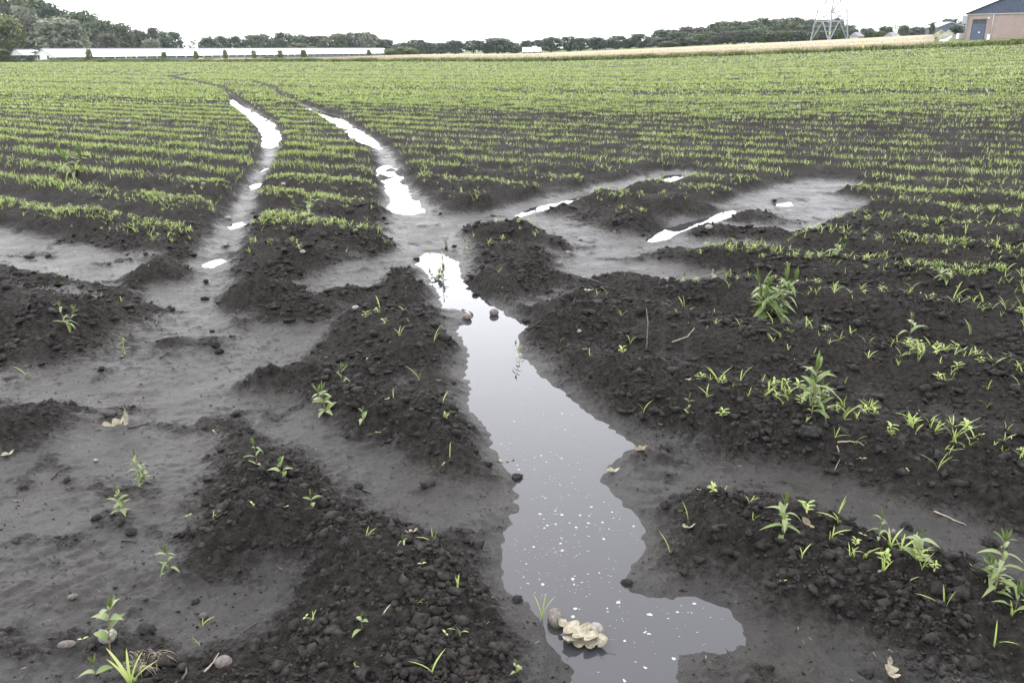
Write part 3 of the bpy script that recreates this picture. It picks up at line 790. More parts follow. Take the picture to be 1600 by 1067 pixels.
weed(1285, 640, 45, 'low leafy weed tangled against the tall grey-green one', 2, 4, 26, 'ovate', spread=.5, seed=3)
weed(1222, 832, 52, 'bright upright weed at the left end of the lowest right ridge', 1, 5, 34, seed=4)
weed(1370, 850, 42, 'slender small-leaved weed in the middle of the lowest right ridge', 1, 5, 20, seed=5)
weed(1432, 875, 40, 'spreading light-leaved weed left of the tallest one, lowest right ridge', 1, 3, 30, 'ovate', seed=6)
weed(1553, 925, 92, 'tallest leafy weed at the lower right edge', 1, 9, 34, seed=7)
weed(1562, 925, 45, 'short weed crowded round the foot of the tallest one', 3, 3, 24, 'ovate', spread=.5, seed=8)
weed(1585, 955, 30, 'drooping broad-leaved weed in the lower right corner', 1, 2, 40, seed=9)
weed(218, 755, 52, 'upright bottle-brush weed at the edge of the left mud flat', 1, 8, 16, seed=10)
weed(228, 752, 26, 'short bushy weed at the foot of the bottle-brush one', 2, 4, 14, 'ovate', spread=.4, seed=11)
weed(190, 800, 30, 'small bushy weed below the bottle-brush one, left', 2, 4, 18, 'ovate', spread=.4, seed=12)
weed(264, 895, 38, 'star-leaved weed on the lower left mud', 1, 4, 24, seed=13)
weed(178, 1036, 100, 'leggy weed with bare red stem and pale leaves, lower left', 1, 4, 32, 'ovate', lean=(.05, .12), stem_mat=RED, bare=.42, seed=14)
weed(150, 1060, 28, 'pale two-leaved weed near the lower left corner', 1, 1, 28, 'ovate', seed=15)
weed(103, 508, 26, 'sprawling pale weed on the left mound', 3, 2, 18, spread=.7, seed=16)
weed(196, 555, 30, 'thin upright weed on the left mud flat', 1, 6, 12, seed=17)
weed(510, 645, 32, 'pale weed on the crest of the middle left ridge', 2, 3, 22, 'ovate', spread=.5, seed=18)
weed(569, 662, 22, 'small pale rosette right of the pale weed, middle left ridge', 1, 3, 15, 'ovate', seed=19)
weed(535, 600, 24, 'thin grassy weed behind the middle left ridge crest', 1, 3, 16, seed=20)
pw = unp(693, 430); weed(693, 430, 42, 'upright weed standing in the upper puddle', 1, 7, 9, base=np.array([pw[0], pw[1], -.005]), seed=21)
pw = unp(684, 437); weed(684, 437, 15, 'floating bright green leaf cluster in the upper puddle', 4, 2, 12, 'ovate', spread=.9, base=np.array([pw[0], pw[1], 0]), seed=22)
weed(727, 398, 20, 'lone tiny weed right of the puddle head', 1, 3, 10, seed=23)
weed(814, 562, 26, 'thin weed at the right shore of the puddle', 1, 5, 12, lean=(-.3, -.1), seed=24)
weed(1068, 447, 16, 'pale little weed on the mud flat right of centre', 1, 3, 12, 'ovate', seed=25)
weed(1420, 535, 36, 'pale broad-leaved weed on the third right ridge', 1, 3, 26, 'ovate', seed=26)
weed(400, 725, 34, 'thin weed on top of the left foreground ridge', 1, 3, 18, seed=27)
weed(440, 750, 30, 'pale leafy weed on top of the left foreground ridge', 1, 3, 20, 'ovate', seed=28)
weed(487, 795, 24, 'pale two-tier weed on the left foreground slope', 1, 2, 17, 'ovate', seed=29)
weed(566, 982, 22, 'pale seedling weed low on the left foreground slope', 1, 2, 18, 'ovate', seed=30)
weed(630, 855, 16, 'bright two-leaved weed next to the curled dry leaf, left slope', 1, 2, 14, seed=31)
weed(806, 1055, 24, 'fresh green weed at the bottom edge by the puddle', 1, 3, 14, 'ovate', seed=32)
weed(557, 1052, 16, 'small yellow-green weed at the bottom edge, left of centre', 1, 3, 10, seed=33)
weed(1075, 648, 26, 'narrow-leaved weed at the left end of the second right ridge', 1, 3, 14, seed=34)
weed(1300, 405, 24, 'leafy weed on the fourth right ridge', 2, 3, 16, 'ovate', spread=.6, seed=35)
weed(1480, 440, 26, 'leafy weed clump on the fourth right ridge near the edge', 3, 3, 16, 'ovate', spread=.8, seed=36)
weed(480, 340, 28, 'leafy weed on the mound between the wheel tracks', 3, 3, 14, 'ovate', spread=.6, seed=37)
weed(115, 275, 36, 'tall grassy weed in the left crop rows', 4, 4, 22, spread=.4, seed=38)
# large single grass plants
def grass_clump(px, py, hpx, n, label, seed, wr=.05, base=None, bend=(.2, .8), az=None):
    g = np.random.default_rng(seed); p = gpt(px, py) if base is None else base
    H = hpx * pxm(p) * 1.15
    root = empty('grass_plant', tuple(p)); tag(root, label, 'grass', 'single grass plants')
    for i in range(n):
        L = H * g.uniform(.65, 1.0) if i else H
        V, Fc, T = blades(np.zeros((1, 3)) + [[0, 0, -.004]], np.array([g.uniform(0, 6.28) if az is None else az[i]]), np.array([L]), np.array([L * wr]), np.array([g.uniform(*bend)]), 9, np.array([g.uniform(.4, .9)]))
        obj('blade', mesh_np('blade', V, Fc, M_CROP, True, {'tint': T}), root)
grass_clump(205, 1075, 70, 5, 'grass plant with wide arching blades at the lower left edge', 1, .10, az=[2.6, .5, 2.0, .9, 2.9], bend=(.4, .8))
pw = unp(847, 968); grass_clump(847, 968, 46, 3, 'forked grass shoot beside the oval pebble', 2, .06, base=np.array([pw[0], pw[1], 0]), az=[.2, 2.4, 1.2], bend=(.35, .6))
grass_clump(1305, 820, 48, 3, 'tall grass shoot with two long blades, lowest right ridge', 3, .05)
grass_clump(1490, 690, 55, 6, 'arching grass tuft on the second right ridge', 4, .05)
grass_clump(1465, 735, 45, 4, 'leaning grass tuft in front of the second right ridge', 5, .05)
grass_clump(1600, 520, 70, 3, 'long grass blades at the right edge on the third ridge', 6, .05)
grass_clump(1075, 810, 36, 2, 'pale grass shoot near the right shore', 7, .06)
grass_clump(1047, 865, 36, 2, 'thin grass shoot by the dry leaf right of the puddle', 8, .05)
grass_clump(1440, 890, 36, 5, 'spiky grass tuft on the lowest right ridge', 9, .06)
grass_clump(655, 595, 30, 3, 'thin grass shoot on the middle left ridge', 10, .05)
grass_clump(678, 535, 28, 3, 'thin grass shoot on the central mound', 11, .06)
grass_clump(703, 715, 24, 1, 'single grass blade on the left bank', 12, .07)
grass_clump(652, 945, 20, 2, 'small grass shoot low on the left foreground slope', 13, .06)
grass_clump(312, 1008, 22, 3, 'little grass shoot between pebbles, lower left', 14, .06)

# ------------------------------------------------------------------ dry leaves
def oak_leaf(seed, curl, lobes=4, wr=.55, mt=None):
    g = np.random.default_rng(seed); n = 64; V = []; Fc = []
    for i in range(n + 1):
        t = i / n
        env = math.sin(math.pi * (t ** .75)) ** .7 if 0 < t < 1 else .03
        lob = .30 + .70 * abs(math.sin(math.pi * (lobes - .4) * t + .25 * math.sin(seed))) ** .75 if lobes else 1
        w_ = wr * .5 * env * lob
        for sgn in (-1, -.5, 0, .5, 1):
            zc = curl * ((t - .5) ** 2 * .9 + (abs(sgn) * w_) ** 2 * 2.2) + .03 * math.sin(3.2 * t + 1.3 * sgn + seed) + .012 * math.sin(11 * t + 3 * sgn) + g.normal(0, .003) - .02 * (sgn == 0)
            V.append((t - .5, sgn * w_ * (1 + g.normal(0, .02)), zc))
    for i in range(n):
        for j in range(4):
            a = 5 * i + j; Fc.append((a, a + 5, a + 6, a + 1))
    return mesh_np('dry_leaf', V, Fc, mt or M_DRYLEAF, True)
def dry_leaf(px, py, lpx, rz, label, seed=0, curl=.8, tilt=(0, 0), lobes=4, wr=.55, z=None, mt=None, lift=.006, stalk=True):
    p = gpt(px, py) if z is None else np.append(unp(px, py)[:2], z)
    o = empty('dry_leaf', (p[0], p[1], p[2] + lift)); L = lpx * pxm(p) * 1.15
    o.rotation_euler = (tilt[0], tilt[1], rz); tag(o, label, 'leaf', 'fallen dry leaves')
    b = obj('blade', oak_leaf(seed, curl, lobes, wr, mt), o); b.scale = (L, L, L)
    if stalk:
        mb = MB(); mb.tube([(-.48 * L, 0, .2 * curl * L), (-.58 * L, .01 * L, .22 * curl * L), (-.68 * L, .03 * L, .27 * curl * L)], [.008 * L, .007 * L, .008 * L], 5); mb.build('stalk', M_DRYLEAF2, o, True)
    return o
dry_leaf(902, 995, 62, 2.5, 'large upper cream oak leaf lying by the pebbles in the puddle', 1, .16, (.10, 0), 4, .66, z=.018)
dry_leaf(915, 1007, 60, 3.05, 'lower cream oak leaf overlapping in the puddle by the pebbles', 2, .2, (-.08, .06), 4, .5, z=.008)
dry_leaf(892, 1001, 34, 1.3, 'small cream oak leaf at the left of the leaf pair in the puddle', 22, .3, (.1, .15), 3, .7, z=.012)
dry_leaf(1390, 1050, 34, 1.35, 'curled cream leaf with stalk at the bottom right', 3, 1.3, (.2, -.25), 3, .6)
dry_leaf(957, 737, 20, .1, 'cream leaf on the right shore of the puddle', 4, .9, lobes=2)
dry_leaf(1001, 703, 22, .5, 'pinkish dry leaf at the right bay of the puddle', 5, .6, lobes=3, mt=M_DRYLEAF2)
dry_leaf(1076, 826, 20, .3, 'pale dry leaf above two grass shoots, right of puddle', 6, 1.0, lobes=3)
dry_leaf(791, 721, 22, .2, 'torn pale leaf at the left shore of the puddle', 7, .6, lobes=3)
dry_leaf(643, 835, 20, .6, 'curled cream leaf on the left foreground slope', 8, 1.0, lobes=3)
dry_leaf(182, 668, 34, .7, 'folded tan leaf on the left mud flat', 9, 1.5, (.3, -.2), 3, .5, lift=.015)
dry_leaf(198, 660, 26, 1.9, 'narrow upright tan leaf tip on the left mud flat', 10, 1.4, (0, -.8), 0, .25, lift=.02)
dry_leaf(1114, 438, 22, 1.8, 'curled cream leaf on the mud flat right of centre', 11, 1.5, (.2, -.6), 3, .5, lift=.015)
dry_leaf(920, 457, 14, .2, 'small cream leaf at the edge of the central right mound', 12, .9, lobes=3)
dry_leaf(1043, 436, 12, .4, 'small pale leaf left of the curled cream one', 13, .6, lobes=3)
dry_leaf(893, 396, 16, .1, 'pale leaf lying on the central mud flat', 14, .6, lobes=2)
dry_leaf(1374, 462, 16, .9, 'small white leaf on the fourth right ridge', 15, .9, lobes=2)
dry_leaf(605, 626, 9, .9, 'tiny cream leaf on the middle left ridge', 16, .9, lobes=2)
dry_leaf(12, 712, 18, .9, 'pale leaf scrap at the left edge', 17, .9, lobes=2)
dry_leaf(1180, 380, 10, .3, 'tiny tan leaf on the far mud flat', 18, .9, lobes=2, mt=M_DRYLEAF2)
dry_leaf(1262, 828, 22, -1.0, 'tan leaf scrap standing among seedlings, lowest right ridge', 19, 1.0, (.5, .3), 2, .4, mt=M_DRYLEAF2, lift=.012)
dry_leaf(1074, 598, 16, .8, 'white leaf sliver on the second right ridge', 20, .7, (.2, .2), 0, .35)
dry_leaf(1343, 290, 12, .4, 'pale leaf sliver in the far right crop rows', 21, .7, (.2, -.5), 0, .3, lift=.02)

# ------------------------------------------------------------------ twigs, roots
def twig(pix, label, rpx=1.6, mt=None, zs=None, side=None, cat='twig'):
    P = [gpt(*q, it=3) for q in pix]; c = P[0]
    mb = MB(); mpp = pxm(c)
    pts = []
    for i in range(len(P) - 1):
        for k in range(4):
            t = k / 4; pts.append(P[i] * (1 - t) + P[i + 1] * t)
    pts.append(P[-1])
    pts = [np.array([p[0], p[1], max(p[2], hz(p[0], p[1])) + rpx * mpp * .8 + (zs[i * (len(zs) - 1) // max(1, len(pts) - 1)] if zs else 0)]) - np.array([c[0], c[1], c[2]]) for i, p in enumerate(pts)]
    n = len(pts); g = random.Random(len(label))
    pts = [p + np.array([g.uniform(-1, 1), g.uniform(-1, 1), 0]) * rpx * mpp * .5 for p in pts]
    mb.tube(pts, [rpx * mpp * (1 - .55 * i / (n - 1)) for i in range(n)], 6)
    o = mb.build('twig', mt or M_TWIG, None, True, loc=tuple(c)); tag(o, label, cat, 'twigs and roots on the soil'); return o
twig([(1308,694),(1335,692),(1350,697)], 'pale bent root lying on the right slope', 1.5, M_ROOT)
twig([(1308,697),(1313,718),(1303,736)], 'thin pale rootlet hanging below the bent root', 1.0, M_ROOT)
twig([(822,516),(836,510),(845,506)], 'short dark stick at the mouth of the side rill', 1.8)
twig([(806,505),(814,505),(822,507)], 'dark stick half in the water by the side rill', 1.5)
twig([(722,482),(733,484),(739,492)], 'curved dark root round the tip of the peninsula', 1.6)
twig([(1112,993),(1130,1005),(1146,1022)], 'thin dark stem lying in the bottom right puddle', 1.0)
twig([(80,748),(95,733),(110,730)], 'dark twig on the left mud edge', 1.4)
twig([(200,668),(225,662),(244,657)], 'dark twig reaching right from the folded tan leaf', 1.6)
twig([(245,510),(246,495),(256,488)], 'dark forked twig on the left mound edge', 1.2)
twig([(250,560),(262,550),(255,550)], 'small twig crossing at the end of the low mound, left', 1.3)
twig([(188,844),(202,843),(214,844)], 'straight short stick below the left foreground ridge', 1.3)
twig([(320,1050),(335,1035),(342,1020)], 'greenish stick leaning by the grey-brown pebble', 2.0, M_ROOT)
twig([(285,1062),(292,1050),(293,1040)], 'dark stubby stick at the bottom edge, left', 2.6)
twig([(1460,800),(1490,812),(1510,822)], 'dark twig with a pale broken end above the tallest weed', 1.6, M_ROOT)
twig([(500,765),(520,772)], 'small dark stick on the silt strip, left slope', 1.6)
twig([(566,764),(582,770)], 'short dark stick right on the silt strip, left slope', 1.6)
twig([(380,985),(400,972),(406,969)], 'dark straw lying on the lower left mud', 1.2)
twig([(598,965),(612,945),(622,935)], 'tan straw on the left foreground slope', 1.4, M_ROOT)
twig([(1010,545),(1012,520),(1010,490)], 'thin black stalk standing in the right mound', 1.3, zs=[0, .03, .05])
twig([(697,390),(697,384)], 'dark pointed stub on the mud above the puddle weed', 2.6, zs=[0, .03, .05])
twig([(210,915),(208,905)], 'forked charred stub on the lower left mud', 2.2, zs=[0, .01, .03])
twig([(1040,448),(1080,438),(1130,425)], 'long thin dead stalk across the mud flat right of centre', .9, M_ROOT)
twig([(920,440),(945,445)], 'short dark twig on the mud by the central right mound', 1.2)
twig([(1050,535),(1075,527),(1085,515)], 'tangled thin dead root on the third right ridge', 1.2, M_ROOT)
# clump of dead grass roots, lower left
def root_clump(px, py, wpx):
    p = gpt(px, py); mpp = pxm(p); R = wpx * mpp / 2; g = random.Random(5)
    root = empty('root_clump', tuple(p)); tag(root, 'tangled clump of dry dead grass roots at the lower left', 'roots')
    for i in range(90):
        a = g.uniform(0, 6.28); a2 = a + g.uniform(-1.2, 1.2); r1 = R * g.uniform(.1, .6); r2 = R * g.uniform(.6, 1.15); h = R * g.uniform(.15, .75)
        P0 = Vector((r1 * math.cos(a), .7 * r1 * math.sin(a), g.uniform(-.1, .3) * R)); P2 = Vector((r2 * math.cos(a2), .7 * r2 * math.sin(a2), g.uniform(.0, .25) * R)); P1 = (P0 + P2) / 2 + Vector((0, 0, h))
        pts = [P0.lerp(P1, t).lerp(P1.lerp(P2, t), t) for t in (0, .25, .5, .75, 1)]
        mb = MB(); mb.tube(pts, [.0011, .001, .0009, .0008, .0006], 4); mb.build('rootlet', M_ROOT if i % 3 else M_TWIG, root, True)
root_clump(232, 1040, 84)

# fine plant litter: short straws, root fibres, bark crumbs
def litter():
    n = 3600; t = np.radians(rng.uniform(-41, 41, n)); r = 1.4 * (9 / 1.4) ** rng.random(n); x = r * np.sin(t); y = r * np.cos(t)
    z, pool, mud, A2 = height(x, y, True); keep = (pool > .015) & (rng.random(n) < .35 + .65 * sst(-.2, .4, pn(x / .4, y / .4, 63)))
    x, y, z, r = x[keep], y[keep], z[keep], r[keep]; n = len(x)
    L = rng.uniform(.004, .022, n) * (.8 + .06 * r); W = rng.uniform(.0005, .0013, n) * (.8 + .12 * r); a = rng.uniform(0, 6.28, n)
    d = np.stack([np.cos(a), np.sin(a), rng.normal(0, .18, n)], 1); s_ = np.stack([-np.sin(a), np.cos(a), 0 * a], 1); c = np.stack([x, y, z + W * .8], 1)
    VV = []
    for e in (-.5, .5):
        for ss, uu in ((-1, 0), (1, 0), (0, 1.3)): VV.append(c + d * (L * e)[:, None] + s_ * (W * ss)[:, None] + np.array([0, 0, 1.0]) * (W * uu)[:, None])
    V = np.stack(VV, 1).reshape(-1, 3); T = np.array([(0, 1, 2), (3, 5, 4), (0, 3, 1), (1, 3, 4), (1, 4, 2), (2, 4, 5), (2, 5, 0), (0, 5, 3)])
    Fc = (T[None] + 6 * np.arange(n)[:, None, None]).reshape(-1, 3)
    M = tint_mat('plant_litter', [(0, (.012, .010, .008)), (.55, (.035, .028, .02)), (.8, (.10, .08, .055)), (1, (.22, .19, .14))], rough=.8, trans=.0, spec=.2)
    tag(obj('plant_litter', mesh_np('plant_litter', V, Fc, M, False, {'tint': np.repeat(rng.random(n), 6)})), 'fine straws and root fibres littering the wet soil', 'litter', kind='stuff')
litter()
# ------------------------------------------------------------------ foam flecks on the puddle
def disc(rx, ry, n=10):
    V = [(0, 0, .0022)] + [(rx * math.cos(6.283 * i / n), ry * math.sin(6.283 * i / n), .0004) for i in range(n)]
    return V, [(0, 1 + i, 1 + (i + 1) % n) for i in range(n)]
def foam():
    P = POOL_W['main']; pts = []
    g = random.Random(3)
    cand = [(g.uniform(715, 1150), g.triangular(500, 1066, 760)) for _ in range(5000)]
    Q = np.array([unp(*c) for c in cand]); sdd = poly_sd(Q[:, 0], Q[:, 1], P); cc = pn(Q[:, 0] / .12, Q[:, 1] / .12, 99)
    for (px, py), q, s_, c in zip(cand, Q, sdd, cc):
        if s_ > -.03 or (py < 640 and g.random() < .45) or (c < -.15 and g.random() < .8) or len(pts) >= 470: continue
        pts.append((px, py, q, .0013 * (1 - g.random()) ** -.42))
    pts += [(872 + g.gauss(0, 9), 862 + g.gauss(0, 8), None, .0016) for _ in range(26)] + [(850 + g.gauss(0, 8), 649 + g.gauss(0, 4), None, .0018) for _ in range(14)]
    fixed = [(1015,960,.008),(966,941,.0075),(899,951,.006),(1085,943,.006),(919,817,.006),(855,821,.005),(1014,990,.005),(976,1001,.005),(897,913,.004),(844,803,.006),(1008,1043,.005),(956,800,.005),(876,849,.005),(1053,1029,.007)]
    A = []
    for px, py, q, rr in pts:
        q = unp(px, py) if q is None else q; A.append((q, min(rr, .0055)))
    A += [(unp(px, py), rr) for px, py, rr in fixed]
    A.sort(key=lambda e: -e[1])
    for fi, (q, rr) in enumerate(sorted(A[:50], key=lambda e: -e[0][1])):
        n = 14; V, Fc = disc(rr * g.uniform(.9, 1.25), rr * g.uniform(.7, 1), n); V = np.array(V); V[1:, :2] *= (1 + .18 * rng.standard_normal((n, 1)))
        o = obj('foam_fleck', mesh_np('foam_fleck', V, Fc, M_FOAM, True)); o.location = (q[0], q[1], .0003); o.rotation_euler = (0, 0, g.uniform(0, 3))
        tag(o, f'larger white foam fleck on the long puddle, {nth(fi + 1)} counted from the far end', 'foam', 'larger foam flecks on the puddle')
    P = []
    for q, rr in A[50:]:
        V, Fc = disc(rr * g.uniform(.9, 1.4), rr * g.uniform(.6, 1), 8); P.append((np.array(V) + [q[0], q[1], .0003], np.array(Fc), np.zeros(9)))
    V, Fc, T = join(P)
    tag(obj('foam_specks', mesh_np('foam_specks', V, Fc, M_FOAM, True)), 'scatter of tiny white foam specks on the long puddle', 'foam', kind='stuff')
foam()

# ================================================================== beyond the field
M_TALL = tint_mat('tall_grass', [(0, (.055, .075, .022)), (.5, (.10, .125, .04)), (1, (.17, .18, .08))], rough=.7, trans=.2, spec=.2)
M_WHEAT = tint_mat('ripe_wheat', [(0, (.21, .175, .11)), (.5, (.27, .23, .155)), (1, (.33, .29, .205))], rough=.8, trans=.2, spec=.15)
M_WHEATBED = mat('wheat_bed', (.21, .175, .11), .9, .1, col2=(.28, .235, .155), scale=.6)
def strip_pts(n, s0, s1, a0, a1):
    s = rng.uniform(s0, s1, n); a = rng.uniform(a0, a1, n)
    return s * NX - a * NY, s * NY + a * NX, s, a
def verge():
    x, y, s, a = strip_pts(40000, EDGE - .6, EDGE + 3.8, -60, 330)
    r = np.hypot(x, y); keep = (np.abs(x / np.maximum(y, 1)) < .72) & (y > 0)
    x, y, r, s, a = x[keep], y[keep], r[keep], s[keep], a[keep]
    hgt = (.34 + .34 * sst(-.3, .5, pn(a / 3.0, s / 3.0, 95)) + .10 * sst(-.2, .5, pn(a / 14, s / 14, 96)))
    nb = 2; base = np.repeat(np.stack([x, y, height(x, y) - .02], 1), nb, 0); m_ = len(base)
    base[:, :2] += rng.normal(0, .25, (m_, 2))
    L = np.repeat(hgt, nb) * rng.uniform(.6, 1.25, m_)
    tint = np.clip(np.repeat(.45 + .3 * pn(a / 5, s / 5, 97), nb) + rng.normal(0, .2, m_), 0, 1)
    V, Fc, T = blades(base, rng.uniform(0, 6.28, m_), L, .12 + .0012 * np.repeat(r, nb), rng.uniform(.2, .9, m_), 1, tint)
    tag(obj('grass_verge', mesh_np('grass_verge', V, Fc, M_TALL, True, {'tint': T})), 'uneven strip of tall grass along the far field edge', 'grass', kind='stuff')
verge()
def wheat():
    S0, S1 = EDGE + 4.5, EDGE + 120
    # body of the stand, standing 0.62 m high
    sv = np.linspace(S0, S1, 24); V = []; Fc = []
    def lim(s):                                       # where the stand begins and ends along the rows
        a = np.linspace(-300, 500, 4001); x = s * NX - a * NY; y = s * NY + a * NX
        q = np.where(y > 5, x / np.maximum(y, 5), 9); ok = (q > -.360) & (q < .485) & (y > 20)
        return a[ok].min(), a[ok].max()
    na = 60
    for s in sv:
        a0, a1 = lim(s); av = np.linspace(a0, a1, na); x = s * NX - av * NY; y = s * NY + av * NX; z = height(x, y)
        V += list(zip(x, y, z + .62))
    n = len(sv)
    for i in range(n - 1):
        for j in range(na - 1): Fc.append((i * na + j, i * na + j + 1, (i + 1) * na + j + 1, (i + 1) * na + j))
    ring = [i * na for i in range(n)] + [(n - 1) * na + j for j in range(1, na)] + [i * na + na - 1 for i in range(n - 2, -1, -1)] + [j for j in range(na - 2, 0, -1)]
    b0 = len(V)
    for q in ring: V.append((V[q][0], V[q][1], V[q][2] - .75))
    for i in range(len(ring)):
        j = (i + 1) % len(ring); Fc.append((ring[i], ring[j], b0 + j, b0 + i))
    root = obj('wheat_stand', mesh_np('wheat_stand', V, Fc, M_WHEATBED, True)); tag(root, 'pale ripe wheat strip behind the grass verge', 'wheat', kind='stuff')
    x, y, s, a = strip_pts(120000, S0 - .2, S0 + 50, -60, 330)
    q = x / np.maximum(y, 1); keep = (y > 20) & (q > -.36) & (q < .485) & (rng.random(len(x)) < np.where(s < S0 + 6, 1, .35))
    x, y, s, a = x[keep], y[keep], s[keep], a[keep]; r = np.hypot(x, y)
    base = np.stack([x, y, height(x, y) + np.where(s < S0 + .3, .02, .35)], 1); m_ = len(base)
    L = rng.uniform(.30, .48, m_) + np.where(s < S0 + .3, .35, 0)
    tint = np.clip(.55 + .3 * pn(a / 8, s / 8, 98) + rng.normal(0, .2, m_), 0, 1)
    V, Fc, T = blades(base, rng.uniform(0, 6.28, m_), L, .10 + .0012 * r, rng.uniform(.1, .6, m_), 1, tint)
    obj('wheat_ears', mesh_np('wheat_ears', V, Fc, M_WHEAT, True, {'tint': T}), root)
wheat()
# pale dirt path in front of the sheds
def gz(x, y): return float(height(np.array([x]), np.array([y]))[0])

# ------------------------------------------------------------------ trees
TREE_STOPS = {'dark': [(0, (.022, .038, .020)), (.5, (.046, .068, .034)), (1, (.082, .108, .050))],
              'olive': [(0, (.030, .040, .016)), (.5, (.062, .076, .030)), (1, (.105, .118, .050))],
              'pale': [(0, (.055, .066, .042)), (.5, (.115, .13, .085)), (1, (.20, .215, .145))],
              'lime': [(0, (.05, .065, .018)), (.5, (.105, .13, .035)), (1, (.16, .185, .06))],
              'brown': [(0, (.030, .034, .022)), (.5, (.060, .060, .040)), (1, (.10, .096, .062))]}
M_TREE = {k: tint_mat('leaves_' + k, v, rough=.65, trans=.22, spec=.25) for k, v in TREE_STOPS.items()}
M_BARK = mat('bark', (.05, .042, .034), .9, .2, col2=(.10, .085, .07), scale=8)
def crown_mesh(seed, kind, nl=26, nleaf=4200, lsz=.030, low=.12, airy=0.0):
    """unit tree: height 1, crown about 0.8 wide; leaf-clump faces spread over many uneven lobes"""
    g = np.random.default_rng(seed); lob = []
    hh = (1 - low) / 2; zc = low + hh
    for i in range(nl):
        u = -.92 + 1.84 * (i + .5) / nl + g.normal(0, .05); a = i * 2.4 + g.normal(0, .4)
        env = math.sqrt(max(.03, 1 - u * u)) ** (.8 if u > 0 else .55); sz = g.uniform(.09, .17)
        rr = max(0, .42 * env - sz * .75) * g.uniform(.75, 1.12)
        lob.append((rr * math.cos(a), rr * math.sin(a), zc + u * (hh - sz * .7), sz))
    if not airy:
        for k in range(4): lob.append((g.normal(0, .05), g.normal(0, .05), low + (1 - low) * (.2 + .18 * k), .22 - .025 * k))
    nl = len(lob)
    lob = np.array(lob); wgt = lob[:, 3] ** 2; idx = g.choice(nl, nleaf, p=wgt / wgt.sum())
    d = g.normal(0, 1, (nleaf, 3)); d /= np.linalg.norm(d, axis=1)[:, None]
    rad = lob[idx, 3] * (g.random(nleaf) ** (.28 + airy)) * (1 + .18 * g.standard_normal(nleaf))
    c = lob[idx, :3] + d * rad[:, None] * np.array([1.1, 1.1, .85])
    nrm = d * .8 + g.normal(0, .55, (nleaf, 3)) + [0, 0, .25]; nrm /= np.linalg.norm(nrm, axis=1)[:, None]
    t1 = np.cross(nrm, g.normal(0, 1, (nleaf, 3))); t1 /= np.linalg.norm(t1, axis=1)[:, None]; t2 = np.cross(nrm, t1)
    s1 = lsz * g.uniform(.6, 1.3, nleaf)[:, None]; s2 = s1 * g.uniform(.5, .9, nleaf)[:, None]
    V = np.stack([c - t1 * s1, c - t2 * s2, c + t1 * s1, c + t2 * s2], 1).reshape(-1, 3)
    Fc = (np.array([[0, 1, 2, 3]]) + 4 * np.arange(nleaf)[:, None])
    tint = np.clip(.5 + g.normal(0, .24, nl)[idx] + .45 * (c[:, 2] - lob[idx, 2]) / lob[idx, 3] * 0 + g.normal(0, .16, nleaf), 0, 1)
    return mesh_np('crown', V, Fc, M_TREE[kind], False, {'tint': np.repeat(tint, 4)})
def trunk_mesh(seed, low=.25):
    g = random.Random(seed); mb = MB()
    pts = [(g.uniform(-.01, .01) * i, g.uniform(-.01, .01) * i, -.02 + .8 * i / 6) for i in range(7)]
    mb.tube(pts, [.026, .022, .019, .016, .012, .008, .004], 7)
    for k in range(7):
        i = 2 + k % 4; a = g.uniform(0, 6.28); b = Vector(pts[i]); L = g.uniform(.16, .3)
        e = b + Vector((math.cos(a) * L, math.sin(a) * L, L * g.uniform(.4, .9))); mid = b.lerp(e, .5) + Vector((0, 0, .02))
        mb.tube([b, mid, e], [.011, .007, .003], 5)
    return mb.mesh('trunk', M_BARK, True)
CROWNS = {}
for kind in TREE_STOPS:
    CROWNS[kind] = [crown_mesh(400 + i + 10 * len(CROWNS), kind, 24 + 4 * i) for i in range(4 if kind == 'dark' else 2)]
CROWN_AIRY = crown_mesh(480, 'dark', 20, 900, .026, .3, .3)
LOWCROWN = {k: [crown_mesh(500 + i, k, 34, 4200, .032, .0) for i in range(2)] for k in TREE_STOPS}
TRUNKS = [trunk_mesh(i) for i in range(4)]
def tree(px, ytop, wpx, D, kind, label, group, name='tree', low=False, airy=False, cat='tree', base_y=None, trunk=True):
    x, y = at_depth(px, D); z = gz(x, y)
    # height from the pixel row of its top
    d = ray(px, ytop); t = y / d[1]; ztop = CAM_H + d[2] * t
    H = ztop - z; Wd = wpx * D / F * 1.02
    o = empty(name, (x, y, z), random.uniform(0, 6.28)); tag(o, label, cat, group)
    me = CROWN_AIRY if airy else random.choice((LOWCROWN if low else CROWNS)[kind])
    c = obj('crown', me, o); c.scale = (Wd / .84, Wd / .84, H * 1.02)
    if trunk:
        k = obj('trunk', random.choice(TRUNKS), o); k.scale = (max(Wd / .84, H * .6), max(Wd / .84, H * .6), H)
    return o
# wood at the left, behind the sheds
LW = [(28,-14,90,420,'olive','tall olive tree at the far left back of the wood'),(70,-6,70,430,'dark','tall dark tree behind the pale rounded one, far left'),(-25,-20,90,400,'dark','dark tree cut by the left edge'),
 (48,6,50,405,'pale','greyish tree high between the tall left ones'),(12,20,62,350,'lime','yellow-green rounded tree at the left edge'),(52,23,52,365,'brown','brownish dark tree right of the yellow-green one'),
 (97,24,84,345,'pale','big pale grey-green rounded tree at the left'),(104,9,46,440,'dark','blue-green tree top behind the pale rounded tree'),(135,13,58,430,'dark','tall dark tree right of the pale rounded one'),
 (160,28,48,410,'dark','dark tree stepping down right of the tall dark one'),(190,33,46,420,'olive','olive tree in the middle of the left wood'),(170,50,36,390,'brown','low brownish tree in front of the olive one'),
 (219,44,32,430,'olive','light olive tree near the end of the left wood'),(242,41,26,435,'brown','brownish thin tree near the end of the left wood'),(266,47,42,425,'dark','dark rounded tree at the end of the left wood'),
 (238,60,30,400,'pale','low pale tree in front at the end of the left wood')]
